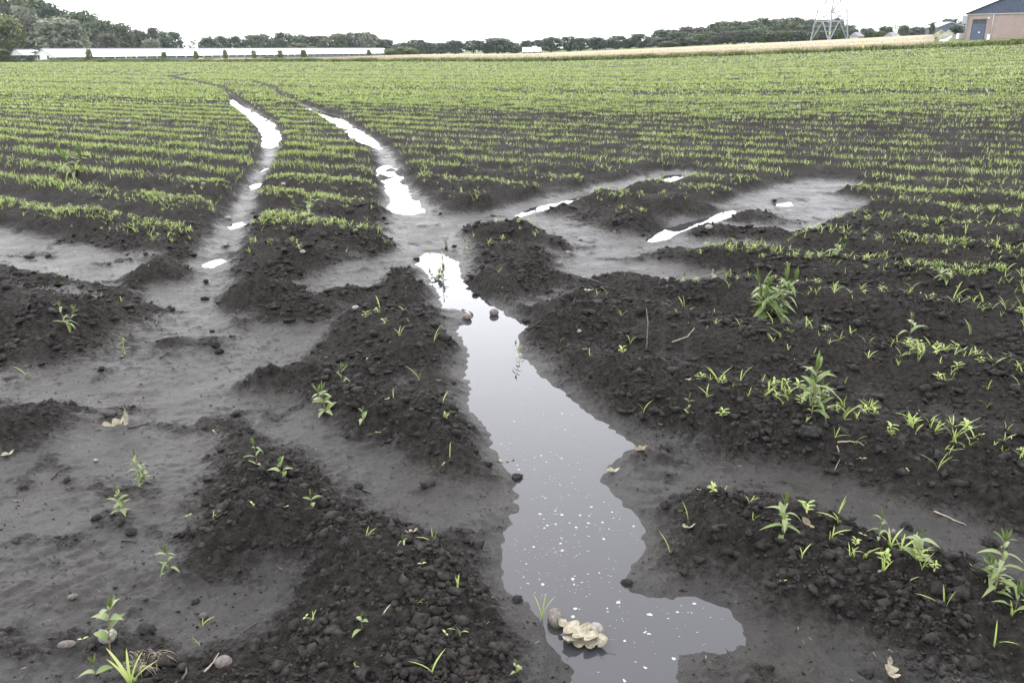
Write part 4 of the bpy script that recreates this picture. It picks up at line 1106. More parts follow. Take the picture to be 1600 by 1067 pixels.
for px, yt, wp, D, kd, lab in LW: tree(px, yt, wp, D, kd, lab, 'trees of the left wood', low=True)
tree(303, 60, 20, 430, 'dark', 'sparse see-through tree in the gap beside the left wood', 'trees behind the long shed', airy=True)
LS = [(325,56,28,440,'dark'),(346,55,28,450,'dark'),(369,56,28,455,'dark'),(394,53,34,460,'dark'),(412,52,34,470,'dark'),(443,50,40,480,'dark'),(472,52,28,490,'dark'),(489,55,26,490,'brown'),(507,54,34,490,'olive'),
      (532,50,32,500,'olive'),(555,49,34,505,'brown'),(572,48,26,500,'pale'),(583,52,28,505,'olive'),(602,60,34,510,'dark')]
for i, (px, yt, wp, D, kd) in enumerate(LS):
    tree(px, yt, wp, D, kd, f'{dict(dark="dark round-crowned", olive="light olive", brown="brownish", pale="pale feathery")[kd]} tree behind the long white shed, {ORD[i] if i < 12 else ("thirteenth" if i == 12 else "fourteenth")} from the left wood', 'trees behind the long shed', low=(i > 6))
tree(470, 67, 46, 470, 'olive', 'low olive bush mass just over the shed roof', 'bushes by the sheds', name='bush', low=True, cat='bush')
for px, yt, wp, kd, lab in ((612, 76, 26, 'lime', 'yellow-green bush just past the shed end'), (632, 73, 30, 'lime', 'larger yellow-green bush right of the shed end'), (645, 76, 18, 'lime', 'last small yellow-green bush right of the shed end')):
    tree(px, yt, wp, 420, kd, lab, 'bushes by the sheds', name='bush', low=True, cat='bush')
FR = [(629,66,24),(652,61,26),(668,65,24),(688,66,24),(711,62,28),(740,62,28),(762,66,18),(778,58,40),(802,66,20),(822,62,18),(841,62,22),(862,57,28),(888,56,24),(907,58,24),(932,57,26),(946,62,18),(965,55,26),(981,61,20),(998,52,30),(1016,57,18)]
NUM = ['first','second','third','fourth','fifth','sixth','seventh','eighth','ninth','tenth','eleventh','twelfth','thirteenth','fourteenth','fifteenth','sixteenth','seventeenth','eighteenth','nineteenth','twentieth']
for i, (px, yt, wp) in enumerate(FR):
    tree(px, yt, wp * 1.25, 480 - i * 3, 'dark', f'dark roadside oak in the far row behind the wheat, {NUM[i]} from the shed', 'far row of roadside trees', low=(i % 5 != 0))
def wood_top(px): return float(np.interp(px, [1020, 1060, 1100, 1150, 1200, 1250, 1300, 1320, 1340], [50, 42, 37, 32, 28, 27, 29, 37, 47]))
wd = 0
for layer, (D, step, dy, w_) in enumerate(((430, 19, 0, 34), (400, 23, 9, 38), (375, 21, 19, 34))):
    px = 1031 + 7 * layer; wd = 0
    while px < 1325 - 4 * layer:
        tree(px, wood_top(px) + dy + random.uniform(-4, 4), w_ * random.uniform(.7, 1.3), D + random.uniform(-8, 8), random.choice(['dark', 'dark', 'dark', 'olive', 'brown']) if layer < 2 else random.choice(['dark', 'dark', 'brown', 'olive']),
             ['dark tree of the right-hand wood, showing over the front rows', 'dark rounded tree in the middle of the right-hand wood', 'lower dark tree at the front edge of the right-hand wood'][layer] + f', {nth(wd + 1)} from its left end', 'trees of the right wood', low=True)
        px += step * random.uniform(.8, 1.2); wd += 1
RT = [(1326,44,24,380,'dark','dark tree right behind the lattice mast'),(1352,43,26,360,'dark','round dark tree right of the lattice mast'),(1340,50,18,355,'olive','small olive tree between the mast and a round dark tree'),(1380,40,22,350,'dark','thin-crowned tree above the wheat right of the mast'),
      (1398,37,20,360,'dark','see-through tree top right of the mast'),(1408,38,18,340,'olive','slim olive tree left of the blue shed'),(1430,41,30,350,'dark','low dark tree left of the blue shed'),(1455,34,26,330,'dark','dark tree over the left end of the blue shed'),
      (1478,28,36,340,'dark','tall dark tree behind the blue shed'),(1495,33,22,345,'dark','dark tree between blue shed and brick barn'),(1370,48,22,345,'olive','low olive tree far right of the mast'),(1418,48,22,345,'brown','low brownish tree left of the blue shed')]
for px, yt, wp, D, kd, lab in RT: tree(px, yt, wp, D, kd, lab, 'trees at the right', low=(kd != 'dark'), airy=(px == 1398))
tree(1489, 39, 22, 255, 'dark', 'dark bushy tree in front of the blue shed', 'trees at the right', low=True)
for i, (px, yt, wp) in enumerate([(1147,56,7),(1193,49,6),(1228,50,6),(1357,47,8),(1451,36,9),(1310,45,7)]):
    tree(px, yt, wp, 235 + 5 * i, 'olive', 'young slim tree at the edge of the wheat before the wood, ' + NUM[i] + ' from the left' if i < 3 else ['young slim tree just right of the mast legs', 'young slim tree left of the spoil heap', 'young slim tree inside the mast legs'][i - 3], 'young slim trees along the wheat')
# young clipped trees in front of the long shed
for i, (px, yt, wp) in enumerate([(138,76,10),(255,80,9),(305,79,8),(351,77,8),(396,78,8),(437,78,9),(474,77,10),(576,77,7),(605,76,8)]):
    tree(px, yt, wp, [228,255,266,280,300,315,335,400,420][i], 'lime', f'young columnar tree in front of the long white shed, {NUM[i]} from the gable', 'young trees along the shed', low=True)
# hedge and bushes at the far left
def leafy_box(name, P, lo, hi, n, kind, lsz, label, cat, group=None, rz=0):
    g = np.random.default_rng(len(label)); lo = np.array(lo); hi = np.array(hi)
    c = g.uniform(lo, hi, (n, 3)); f = g.integers(0, 3, n)
    c[f == 0, 2] = hi[2] - np.abs(g.normal(0, .08, (f == 0).sum())); c[f == 1, 1] = lo[1] + np.abs(g.normal(0, .08, (f == 1).sum()))
    c += g.normal(0, .06, c.shape); nrm = g.normal(0, 1, c.shape); nrm /= np.linalg.norm(nrm, axis=1)[:, None]
    t1 = np.cross(nrm, g.normal(0, 1, c.shape)); t1 /= np.linalg.norm(t1, axis=1)[:, None]; t2 = np.cross(nrm, t1)
    s = lsz * g.uniform(.6, 1.3, (n, 1))
    V = np.stack([c - t1 * s, c - t2 * s * .7, c + t1 * s, c + t2 * s * .7], 1).reshape(-1, 3); Fc = np.array([[0, 1, 2, 3]]) + 4 * np.arange(n)[:, None]
    root = empty(name, P, rz); tag(root, label, cat, group)
    obj('foliage', mesh_np('foliage', V, Fc, M_TREE[kind], False, {'tint': np.repeat(g.uniform(.1, .9, n), 4)}), root)
    mb = MB()
    for xx in np.linspace(lo[0] + .3, hi[0] - .3, max(2, int((hi[0] - lo[0]) / 1.5))): mb.bar((xx, (lo[1] + hi[1]) / 2, -.1), (xx, (lo[1] + hi[1]) / 2, hi[2] * .8), .12, .05)
    mb.build('stems', M_BARK, root)
hx0, hy0 = at_depth(-20, 200); hx1, hy1 = at_depth(57, 196)
leafy_box('hedge', (hx0, hy0, gz(hx0, hy0)), (0, -.7, 0), (math.hypot(hx1 - hx0, hy1 - hy0), .7, 1.35), 3600, 'dark', .14, 'clipped dark green hedge in front of the white gables', 'hedge', None, math.atan2(hy1 - hy0, hx1 - hx0))
tree(2, 76, 26, 205, 'olive', 'round olive bush behind the hedge at the left edge', 'bushes by the sheds', name='bush', low=True, cat='bush')
for i, (px, yt, wp, lab) in enumerate([(80,90,14,'weedy bush at the foot of the shed gable'),(100,90,18,'low bush beside the shed corner'),(126,90,20,'wider low bush along the shed, right of the corner'),(160,91,30,'long low weed bank in front of the shed'),(195,91,30,'second long weed bank in front of the shed'),(235,91,30,'low weed bank near the second young tree'),(330,90,30,'low weed bank between the third and fourth young trees'),(420,88,26,'low weed bank at the middle of the shed')]):
    tree(px, yt, wp, 215 + i * 6, 'olive' if i % 2 else 'lime', lab, 'weed bushes along the shed', name='bush', low=True, cat='bush', trunk=False)
# weed bank in front of the brick barn
for i, (px, yt, wp) in enumerate([(1468,69,10),(1530,66,20),(1548,64,22),(1568,63,22),(1588,61,24),(1612,60,26),(1440,70,22),(1420,71,20),(1390,72,22)]):
    tree(px, yt, wp, [108,106,105,104,103,102,112,115,118][i], 'olive' if i % 3 else 'brown', ['tuft of tall weeds below the spoil heap','tall weeds before the blue barn door','tall weeds right of the barn door','tall weeds under the brick wall','tall weeds under the brick wall near the right edge','tall weeds at the right edge under the brick wall','tall weeds left of the weed tuft','weeds at the right end of the wheat','lower weeds further left along the wheat'][i], 'weed bank by the brick barn', name='weed_bank', low=True, cat='weeds', trunk=False)

# ------------------------------------------------------------------ long white sheds
M_ROOF = mat('white_roof_sheet', (.60, .61, .63), .5, .4, var=.06, scale=.4)
M_WALLW = mat('white_boarding', (.52, .52, .52), .7, .3, var=.08, scale=1.5)
M_RIDGE = mat('grey_ridge_cap', (.22, .22, .235), .7, .3, var=.1, scale=2)
M_DARKWIN = mat('dark_opening', (.015, .02, .025), .25, .5)
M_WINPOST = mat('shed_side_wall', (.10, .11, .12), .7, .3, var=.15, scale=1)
M_BARGE = mat('timber_barge', (.14, .14, .10), .7, .3)
def shed(px, D, axis, length, half, eave, ridge, label, windows=True, ground=None):
    x, y = at_depth(px, D); z = gz(x, y) if ground is None else ground
    rz = math.atan2(axis[1], axis[0]) - math.pi / 2
    root = empty('long_shed', (x, y, z), rz); tag(root, label, 'shed', 'long white sheds')
    mb = MB(); mb.prism([(-half, -.4), (half, -.4), (half, eave), (0, ridge - .05), (-half, eave)], 0, .2); g = mb.build('gable_wall', M_WALLW, root)
    nb = 9
    for k in range(nb):                       # horizontal boards of the gable, lapped
        z0 = k * ridge / nb; z1 = (k + 1) * ridge / nb - .05
        w0 = half if z0 < eave else half * (ridge - z0) / (ridge - eave); w1 = half if z1 < eave else half * (ridge - z1) / (ridge - eave)
        if w1 < .15: continue
        b = MB(); b.add([(-w0, -.05, z0), (w0, -.05, z0), (w1, -.02, z1), (-w1, -.02, z1), (-w0, .0, z0), (w0, .0, z0), (w1, .0, z1), (-w1, .0, z1)], [(0,1,2,3),(0,4,5,1),(1,5,6,2),(2,6,7,3),(3,7,4,0)])
        b.build('board', M_WALLW, g)
    for sx in (-1, 1):
        sl = math.hypot(half, ridge - eave); ux, uz = half / sl, (eave - ridge) / sl
        # roof of overlapping sheets, one object per bay
        nbay = max(4, int(length / 12)); bl = length / nbay
        mb = MB(); ov = .45
        p0 = (0, ridge + .06); p1 = (sx * (half + ov * ux), eave + .06 + ov * uz)
        mb.add([(p0[0], 0, p0[1]), (p1[0], 0, p1[1]), (p1[0], bl - .06, p1[1]), (p0[0], bl - .06, p0[1]), (p0[0], 0, p0[1] - .06), (p1[0], 0, p1[1] - .06), (p1[0], bl - .06, p1[1] - .06), (p0[0], bl - .06, p0[1] - .06)],
               [(0,1,2,3),(7,6,5,4),(0,4,5,1),(1,5,6,2),(2,6,7,3),(3,7,4,0)])
        me = mb.mesh('roof_sheet', M_ROOF)
        for b in range(nbay): o = obj('roof_sheet', me, root); o.location = (0, b * bl - .25, 0)
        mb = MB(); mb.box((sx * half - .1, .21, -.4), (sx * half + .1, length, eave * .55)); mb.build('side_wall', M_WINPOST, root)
        b = MB(); b.bar((sx * .05, -.33, ridge), (sx * (half + .35), -.33, eave - .12), .13); b.build('barge_board', M_BARGE, root)
        if windows and sx == 1:
            nw = int(length / 5); me = None
            for k in range(nw):
                if me is None:
                    m2 = MB(); m2.box((half - .07, 0, eave * .55 + .002), (half + .02, 4.2, eave - .08)); me = m2.mesh('window', M_DARKWIN)
                o = obj('window', me, root); o.location = (0, .6 + 5 * k, 0)
            m2 = MB()
            for k in range(nw + 1): m2.box((half - .08, .0 + 5 * k - .1, eave * .5), (half + .06, .0 + 5 * k + .35, eave - .03))
            m2.build('wall_posts', M_WALLW, root)
        elif sx == -1:
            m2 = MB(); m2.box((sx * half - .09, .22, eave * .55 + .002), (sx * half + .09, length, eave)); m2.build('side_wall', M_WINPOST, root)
    mb = MB(); mb.prism([(-.5, ridge - .18), (.5, ridge - .18), (.44, ridge + .14), (0, ridge + .22), (-.44, ridge + .14)], -.4, length - .3); mb.build('ridge_cap', M_RIDGE, root)
    mb = MB(); mb.prism([(half, -.4), (half, eave), (0, ridge - .05), (-half, eave), (-half, -.4)], length - .2, length); mb.build('gable_wall', M_WALLW, root)
    for wx in ((-.42, .42) if windows else (.5,)):
        m2 = MB(); m2.box((wx * half - .45, -.10, .25 * eave + .5), (wx * half + .45, -.06, eave + .35)); o = m2.build('window', M_DARKWIN, root)
    return root
x0, y0 = at_depth(66, 300); x1, y1 = at_depth(600, 500); AX = np.array([x1 - x0, y1 - y0]); LEN = float(np.hypot(*AX)); AX = AX / LEN
shed(66, 300, AX, LEN, 5.4, 1.75, 4.25, 'long low white shed with its gable at left and roof running to the right')
shed(24, 345, AX, LEN * .8, 5.2, 1.75, 4.5, 'second white shed, gable just left of the first one', False)
shed(-14, 395, AX, LEN * .7, 4.6, 1.75, 4.7, 'third white shed, mostly hidden at the left edge', False)
def post(px, D, h, w_, mt, label, name='post', cat='post'):
    x, y = at_depth(px, D); o = MB(); o.bar((0, 0, -.1), (0, 0, h), w_, w_ * .8); o.box((-w_ * .65, -w_ * .65, h), (w_ * .65, w_ * .65, h + .05)); q = o.build(name, mt, loc=(x, y, gz(x, y))); tag(q, label, cat); return q
M_GREY = mat('grey_metal', (.25, .26, .27), .5, .5, metallic=.3)
M_WHITE = mat('white_paint', (.62, .62, .62), .5, .4)
M_YELLOW = mat('yellow_paint', (.45, .42, .06), .5, .4)
post(203.5, 240, 2.2, .18, M_GREY, 'thin grey post standing in front of the shed')
post(545, 380, 2.4, .22, M_GREY, 'thin grey post near the far end of the shed')
post(1348, 100, .95, .12, M_YELLOW, 'short yellow marker stake at the edge of the field', 'marker_stake', 'stake')
post(1541, 132, .75, .32, M_WHITE, 'short white post at the foot of the brick wall', 'white_post')
# white vehicles far off behind the wheat
def van(px, D, L, H, label, cab):
    x, y = at_depth(px, D); d = ray(px, 79); z = gz(x, y)
    root = empty('parked_truck' if cab else 'box_trailer', (x, y, z), .1); tag(root, label, 'truck' if cab else 'trailer')
    mb = MB(); mb.box((-L / 2, -1.1, .8), (L / 2 - (1.8 if cab else 0), 1.1, H)); mb.build('cargo_box', M_WHITE, root)
    if cab: mb = MB(); mb.prism([(L / 2 - 1.75, .7), (L / 2, .7), (L / 2, 1.6), (L / 2 - .35, 2.5), (L / 2 - 1.75, 2.5)], -1, 1); mb.build('cab', M_WHITE, root)
    mb = MB(); mb.box((-L / 2, -.5, .55), (L / 2, .5, .79)); mb.build('chassis', M_GREY, root)
    for wx in (-L / 3, L / 3):
        for wy in (-.95, .95):
            mb = MB(); mb.tube([(wx, wy - .12, .45), (wx, wy + .12, .45)], [.45, .45], 14); mb.build('wheel', M_DARKWIN, root, True)
van(823.5, 330, 3.4, 2.6, 'white box trailer standing behind the wheat', False)
van(839, 335, 3.4, 2.9, 'white truck standing right of the box trailer behind the wheat', True)
# far houses half hidden under the trees
M_HOUSE = mat('pale_render', (.34, .34, .36), .8, .3, var=.1, scale=.3); M_TILE = mat('dull_roof', (.16, .15, .16), .8, .3, var=.15, scale=1)
def house(px, D, wpx, hpx, label):
    x, y = at_depth(px, D); z = gz(x, y); W2 = wpx * D / F / 2; Hh = hpx * D / F
    root = empty('far_house', (x, y, z), .15); tag(root, label, 'house', 'far houses under the trees')
    mb = MB(); mb.box((-W2, -3, -.5), (W2, 3, Hh)); mb.build('wall', M_HOUSE, root)
    mb = MB(); mb.add([(-W2 - .3, -3.3, Hh), (W2 + .3, -3.3, Hh), (W2 + .3, 3.3, Hh), (-W2 - .3, 3.3, Hh), (-W2, 0, Hh + 1.5), (W2, 0, Hh + 1.5)], [(0,1,5,4),(2,3,4,5),(1,2,5),(3,0,4),(0,3,2,1)]); mb.build('roof', M_TILE, root)
    for k in range(3):
        mb = MB(); cx = -W2 + (k + .5) * 2 * W2 / 3; mb.box((cx - .5, -3.04, Hh * .35), (cx + .5, -3.002, Hh * .75)); mb.build('window', M_DARKWIN, root)
house(948, 455, 22, 6, 'pale far house showing under the roadside trees'); house(1013, 450, 12, 6, 'pale far house beside the right-hand wood')
house(1336, 330, 8, 7, 'pale far house just right of the mast'); house(1391, 320, 10, 6, 'pale far house below the see-through tree')

# ------------------------------------------------------------------ brick barn with blue gable
def brick_mat():
    M = bpy.data.materials.new('brick_wall'); M.use_nodes = True; T = M.node_tree; N = T.nodes; L = T.links.new
    b = N['Principled BSDF']; b.inputs['Roughness'].default_value = .85
    tc = N.new('ShaderNodeTexCoord'); mp = N.new('ShaderNodeMapping'); mp.inputs['Rotation'].default_value = (math.radians(90), 0, 0)
    br = N.new('ShaderNodeTexBrick'); br.inputs['Scale'].default_value = 4; br.inputs['Color1'].default_value = (.195, .138, .118, 1); br.inputs['Color2'].default_value = (.235, .172, .15, 1); br.inputs['Mortar'].default_value = (.34, .31, .28, 1)
    br.inputs['Mortar Size'].default_value = .014; br.inputs['Brick Width'].default_value = .84; br.inputs['Row Height'].default_value = .25
    L(tc.outputs['Object'], mp.inputs[0]); L(mp.outputs[0], br.inputs['Vector'])
    nz = N.new('ShaderNodeTexNoise'); nz.inputs['Scale'].default_value = .8; nz.inputs['Detail'].default_value = 6; L(tc.outputs['Object'], nz.inputs['Vector'])
    rp = N.new('ShaderNodeValToRGB'); rp.color_ramp.elements[0].position = .45; rp.color_ramp.elements[1].position = .7; L(nz.outputs['Fac'], rp.inputs[0])
    ml = N.new('ShaderNodeMath'); ml.operation = 'MULTIPLY'; ml.inputs[1].default_value = .45; L(rp.outputs[0], ml.inputs[0])
    mx = N.new('ShaderNodeMix'); mx.data_type = 'RGBA'; mx.inputs['B'].default_value = (.29, .25, .23, 1); L(ml.outputs[0], mx.inputs['Factor']); L(br.outputs['Color'], mx.inputs['A'])
    L(mx.outputs['Result'], b.inputs['Base Color']); return M
M_BRICK = brick_mat()
M_BLUE = mat('blue_cladding', (.060, .075, .110), .55, .3, var=.08, scale=2)
M_BLUED = mat('blue_door', (.066, .084, .125), .55, .3, var=.05, scale=2)
M_CONC = mat('concrete_plinth', (.34, .34, .33), .85, .3, var=.12, scale=2)
def brick_barn():
    D = 140; cx, cy = at_depth(1504, D); d = ray(1504, 64); z = CAM_H + d[2] * cy / d[1]
    root = empty('brick_barn', (cx, cy, z), -math.atan2(NX, NY) * 1.0); tag(root, 'red brick barn with blue clad gable and tall blue door at the right edge', 'barn')
    # local x runs along the gable to the right, y into the barn
    Wd, eave, dep = 30.0, 3.85, 40.0; pit = math.tan(math.radians(23)); rid = eave + pit * Wd / 2
    DX0, DX1, DZ = .75, 2.75, 3.15
    mb = MB()
    mb.box((0, 0, 0), (DX0, .35, eave)); mb.box((DX1, 0, 0), (Wd, .35, eave)); mb.box((DX0, 0, DZ), (DX1, .35, eave)); mb.box((0, .36, 0), (.35, dep, eave)); mb.box((Wd - .35, .36, 0), (Wd, dep, eave)); mb.box((.36, dep - .35, 0), (Wd - .36, dep, eave))
    wl = mb.build('wall', M_BRICK, root)
    mb = MB(); mb.box((-.08, -.08, -1.6), (Wd + .08, dep, -.002)); mb.build('plinth', M_CONC, root)
    dr = MB(); dr.box((DX0 + .04, .10, .04), (DX1 - .04, .2, DZ - .75)); dr = dr.build('door', M_BLUED, root)
    for k in range(5):
        q = MB(); xx = DX0 + .08 + k * (DX1 - DX0 - .16) / 5; q.box((xx + .02, .06, .08), (xx + (DX1 - DX0 - .16) / 5 - .02, .098, DZ - .8)); q.build('plank', M_BLUED, dr)
    q = MB(); q.box((DX0 + 1.05, .02, 1.1), (DX0 + 1.25, .055, 1.3)); q.build('sign_plate', M_WHITE, dr)
    wn = MB(); wn.box((DX0 + .04, .14, DZ - .68), (DX1 - .04, .18, DZ - .04)); wn = wn.build('window', M_DARKWIN, root)
    fr = MB()
    for a, b in (((DX0, .08, DZ - .74), (DX1, .13, DZ - .66)), ((DX0, .08, DZ - .05), (DX1, .13, DZ)), ((DX0, .08, DZ - .655), (DX0 + .05, .13, DZ - .055)), ((DX1 - .05, .08, DZ - .655), (DX1, .13, DZ - .055)), ((DX0 + .95, .08, DZ - .655), (DX0 + 1.03, .13, DZ - .055))): fr.box(a, b)
    fr.build('window_frame', M_BLUED, wn)
    # gable cladding: standing ribs
    gb = MB(); n = 120
    for k in range(n):
        xa, xb = -.25 + k * (Wd + .5) / n, -.25 + (k + .62) * (Wd + .5) / n; xc = -.25 + (k + 1) * (Wd + .5) / n
        def top(x): return eave + .12 + pit * (min(x, Wd - x) + .25)
        gb.add([(xa, -.12, eave + .06), (xb, -.12, eave + .06), (xb, -.12, top(xb)), (xa, -.12, top(xa))], [(0,1,2,3)])
        gb.add([(xb, -.12, eave + .06), (xb + .03, -.06, eave + .06), (xb + .03, -.06, top(xb)), (xb, -.12, top(xb))], [(0,1,2,3)])
        gb.add([(xb + .03, -.06, eave + .06), (xc - .03, -.06, eave + .06), (xc - .03, -.06, top(xc)), (xb + .03, -.06, top(xb))], [(0,1,2,3)])
        gb.add([(xc - .03, -.06, eave + .06), (xc, -.12, eave + .06), (xc, -.12, top(xc)), (xc - .03, -.06, top(xc))], [(0,1,2,3)])
    gb.build('gable_cladding', M_BLUE, root)
    for sx in (0, 1):
        rf = MB(); e = -.45
        x_e = e if sx == 0 else Wd - e
        za = eave + .14 + pit * (e + .25)
        rf.add([(x_e, -.4, za), (Wd / 2, -.4, rid + .2), (Wd / 2, dep + .3, rid + .2), (x_e, dep + .3, za), (x_e, -.4, za + .12), (Wd / 2, -.4, rid + .32), (Wd / 2, dep + .3, rid + .32), (x_e, dep + .3, za + .12)],
               [(0,3,2,1),(4,5,6,7),(0,1,5,4),(1,2,6,5),(2,3,7,6),(3,0,4,7)]); rf.build('roof', M_BLUE, root)
    st_ = MB(); st_.box((-.1, -.16, eave - .03), (Wd + .1, -.125, eave + .075)); st_.build('trim_strip', M_CONC, root)
    gt = MB(); gt.box((-.75, -.3, eave - 1.35), (-.05, 1.2, eave - .1)); gt.build('gutter_box', M_GREY, root)
    dp = MB(); dp.tube([(3.6, -.08, .0), (3.6, -.08, eave - .05)], [.07, .07], 8); dp.build('downpipe', M_CONC, root, True)
    dp = MB(); dp.tube([(-.06, -.08, .0), (-.06, -.08, eave - .05)], [.07, .07], 8); dp.build('downpipe', M_GREY, root, True)
    lp = MB(); lp.box((2.85, -.2, 3.2), (3.05, -.001, 3.4)); lp.build('wall_lamp', M_WHITE, root)
brick_barn()
# blue shed behind the spoil heap
def blue_shed():
    D = 290; x, y = at_depth(1483, D); z = gz(x, y) + .6; root = empty('blue_shed', (x, y, z), .12); tag(root, 'dark blue steel shed with pale roof edge behind the spoil heap', 'shed')
    W2 = 5.0; e = 3.3; r = 4.6
    mb = MB(); mb.prism([(-W2, -2), (W2, -2), (W2, e), (-1, r), (-W2, e)], 0, 7); mb.build('wall', M_BLUE, root)
    for a, b in (((-W2 - .3, e - .1), (-1, r + .12)), ((-1, r + .12), (W2 + .3, e - .1))):
        q = MB(); q.add([(a[0], -.3, a[1]), (b[0], -.3, b[1]), (b[0], 7.3, b[1]), (a[0], 7.3, a[1]), (a[0], -.3, a[1] + .25), (b[0], -.3, b[1] + .25), (b[0], 7.3, b[1] + .25), (a[0], 7.3, a[1] + .25)], [(0,3,2,1),(4,5,6,7),(0,1,5,4),(1,2,6,5),(2,3,7,6),(3,0,4,7)]); q.build('roof', M_GREY, root)
blue_shed()
# spoil heaps, tank, pipes in the yard
M_HEAP = mat('sandy_spoil', (.14, .135, .10), .95, .1, col2=(.24, .23, .20), scale=2, bump=.5, bscale=6, bdist=.1)
M_HEAPG = mat('weedy_spoil', (.10, .105, .05), .95, .1, col2=(.22, .21, .14), scale=1.2, bump=.5, bscale=6, bdist=.1)
def heap(px, D, wpx, hpx, mt, lab):
    x, y = at_depth(px, D); z = gz(x, y); W2 = wpx * D / F / 2; Hh = hpx * D / F + .4
    n = 40; V = []; Fc = []
    for i in range(n + 1):
        for j in range(n + 1):
            u, v = i / n * 2 - 1, j / n * 2 - 1; rr = math.hypot(u, v)
            V.append((u * W2, v * W2, -.4 + Hh * max(0, 1 - rr) ** .8 * 1.0))
    V = np.array(V); V[:, 2] += (.12 * Hh * pn(V[:, 0] * 1.2, V[:, 1] * 1.2, 120) + .05 * Hh * pn(V[:, 0] * 4, V[:, 1] * 4, 121)) * (V[:, 2] > -.35)
    for i in range(n):
        for j in range(n): a = i * (n + 1) + j; Fc.append((a, a + n + 1, a + n + 2, a + 1))
    tag(obj('spoil_heap', mesh_np('spoil_heap', V, Fc, mt, True), loc=(x, y, z)), lab, 'heap', 'spoil heaps by the barn')
heap(1478, 165, 32, 13, M_HEAP, 'pale sandy spoil heap left of the brick barn'); heap(1466, 172, 34, 13, M_HEAPG, 'weedy spoil heap behind the pale one')
def yard():
    x, y = at_depth(1497.5, 150); z = gz(x, y); root = empty('white_tank', (x, y, z)); tag(root, 'white plastic tank in a cage left of the brick barn', 'tank')
    mb = MB(); mb.box((-.5, -.5, .12), (.5, .5, 1.0)); mb.build('tank', M_WHITE, root)
    mb = MB()
    for a in (-.53, 0, .53): mb.bar((a, -.54, 0), (a, -.54, 1.02), .05)
    for zz in (.1, .55, 1.02): mb.bar((-.55, -.56, zz), (.55, -.56, zz), .05)
    mb.build('cage', M_GREY, root); mb = MB(); mb.tube([(0, 0, 1.001), (0, 0, 1.08)], [.12, .11], 10); mb.build('cap', M_DARKWIN, root, True)
    for k, (pa, pb, lab) in enumerate((((1466, 128), (1483, 131), 'pale pipe lying in the grass left of the barn'), ((1472, 122), (1482, 127), 'second pale pipe lying nearer in the grass left of the barn'))):
        xa, ya = at_depth(*pa); xb, yb = at_depth(*pb); za, zb = gz(xa, ya), gz(xb, yb)
        mb = MB(); mb.tube([(0, 0, .3), ((xb - xa) / 2, (yb - ya) / 2, (zb - za) / 2 + .34), (xb - xa, yb - ya, zb - za + .75)], [.13, .13, .13], 10)
        tag(mb.build('pipe', M_WHITE, None, True, loc=(xa, ya, za)), lab, 'pipe', 'pipes by the barn')
yard()

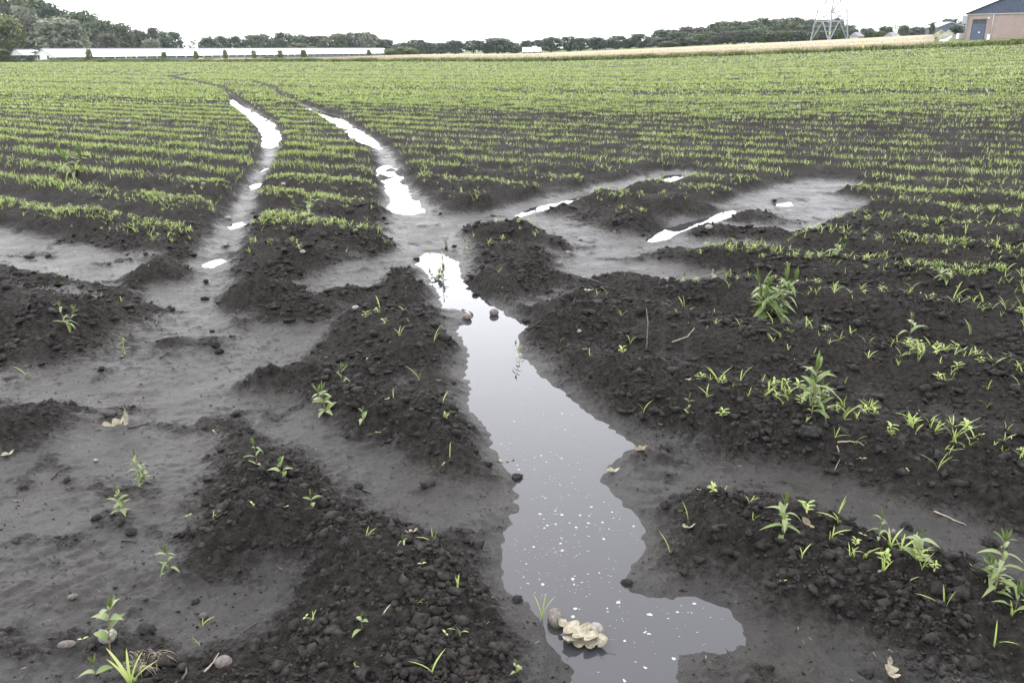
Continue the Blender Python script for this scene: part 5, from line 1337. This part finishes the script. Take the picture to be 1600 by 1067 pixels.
# ------------------------------------------------------------------ lattice mast and its cables
M_STEEL = mat('galvanised_steel', (.21, .22, .24), .6, .4)
def mast():
    D = 235; x, y = at_depth(1293.5, D); z = gz(x, y) - .1
    root = empty('lattice_mast', (x, y, z), math.radians(24)); tag(root, 'grey steel lattice power mast standing in the wheat', 'power mast')
    def hw(h): return 3.35 - 2.45 * min(h, 27) / 27 if h < 27 else .9 - .55 * (h - 27) / 19
    C4 = [(-1, -1), (1, -1), (1, 1), (-1, 1)]
    for cx, cy in C4:
        mb = MB(); mb.bar((cx * hw(0), cy * hw(0), -.3), (cx * hw(27), cy * hw(27), 27), .36, .28); mb.bar((cx * hw(27), cy * hw(27), 27), (cx * hw(46), cy * hw(46), 46), .18, .12); mb.build('leg', M_STEEL, root)
    lv = [0, 5.2, 7.6, 12.2, 16.2, 19.8, 23, 25.6, 28, 31, 34, 37, 40, 43, 46]
    for i in range(len(lv) - 1):
        a, b = lv[i], lv[i + 1]; wa, wb = hw(a), hw(b); mb = MB(); th = .16 if a < 20 else .12
        for k in range(4):
            p, q = C4[k], C4[(k + 1) % 4]
            A0 = Vector((p[0] * wa, p[1] * wa, a)); B0 = Vector((q[0] * wa, q[1] * wa, a)); A1 = Vector((p[0] * wb, p[1] * wb, b)); B1 = Vector((q[0] * wb, q[1] * wb, b))
            if i == 0:
                mid = (A1 + B1) / 2; mb.bar(A0, mid, th); mb.bar(B0, mid, th); mb.bar(A1, B1, th)
                mb.bar(A0.lerp(A1, .5), A0.lerp(mid, .5), .08); mb.bar(B0.lerp(B1, .5), B0.lerp(mid, .5), .08); mb.bar(A0.lerp(A1, .75), A0.lerp(mid, .75), .08); mb.bar(B0.lerp(B1, .75), B0.lerp(mid, .75), .08)
            else:
                mb.bar(A0, B1, th); mb.bar(B0, A1, th)
                if i in (1, 3): mb.bar(A1, B1, th)
        mb.build('bracing', M_STEEL, root)
    for h, L in ((29, 7.5), (35, 9), (41, 6.5)):
        for s in (-1, 1):
            mb = MB(); w_ = hw(h); e = Vector((s * L, 0, h + .4))
            for cy in (-1, 1): mb.bar((s * w_, cy * w_, h), e, .12); mb.bar((s * w_, cy * w_, h + 1.6), e, .1)
            mb.build('cross_arm', M_STEEL, root)
            mb = MB(); mb.tube([(s * L, 0, h + .35), (s * L, 0, h - 1.6)], [.09, .09], 8); mb.build('insulator', M_GREY, root, True)
    pl = MB(); pl.box((-hw(2) - .2, -hw(2) - .25, 1.9), (-hw(2) + .2, -hw(2) - .2, 2.4)); pl.build('warning_plate', M_YELLOW, root)
    for cx, cy in C4:
        mb = MB(); mb.box((cx * hw(0) - .5, cy * hw(0) - .5, -1), (cx * hw(0) + .5, cy * hw(0) + .5, .15)); mb.build('footing', M_CONC, root)
mast()

# ------------------------------------------------------------------ damp air
def haze():
    mb = MB(); mb.box((-700, -60, -3), (700, 760, 62)); M = bpy.data.materials.new('damp_air'); M.use_nodes = True; T = M.node_tree; T.nodes.clear()
    o_ = T.nodes.new('ShaderNodeOutputMaterial'); v = T.nodes.new('ShaderNodeVolumePrincipled')
    v.inputs['Color'].default_value = (.86, .92, 1, 1); v.inputs['Density'].default_value = .00008; v.inputs['Anisotropy'].default_value = .2
    T.links.new(v.outputs[0], o_.inputs['Volume'])
    tag(mb.build('haze', M), 'thin pale damp air over the whole field', 'haze', kind='stuff')
haze()
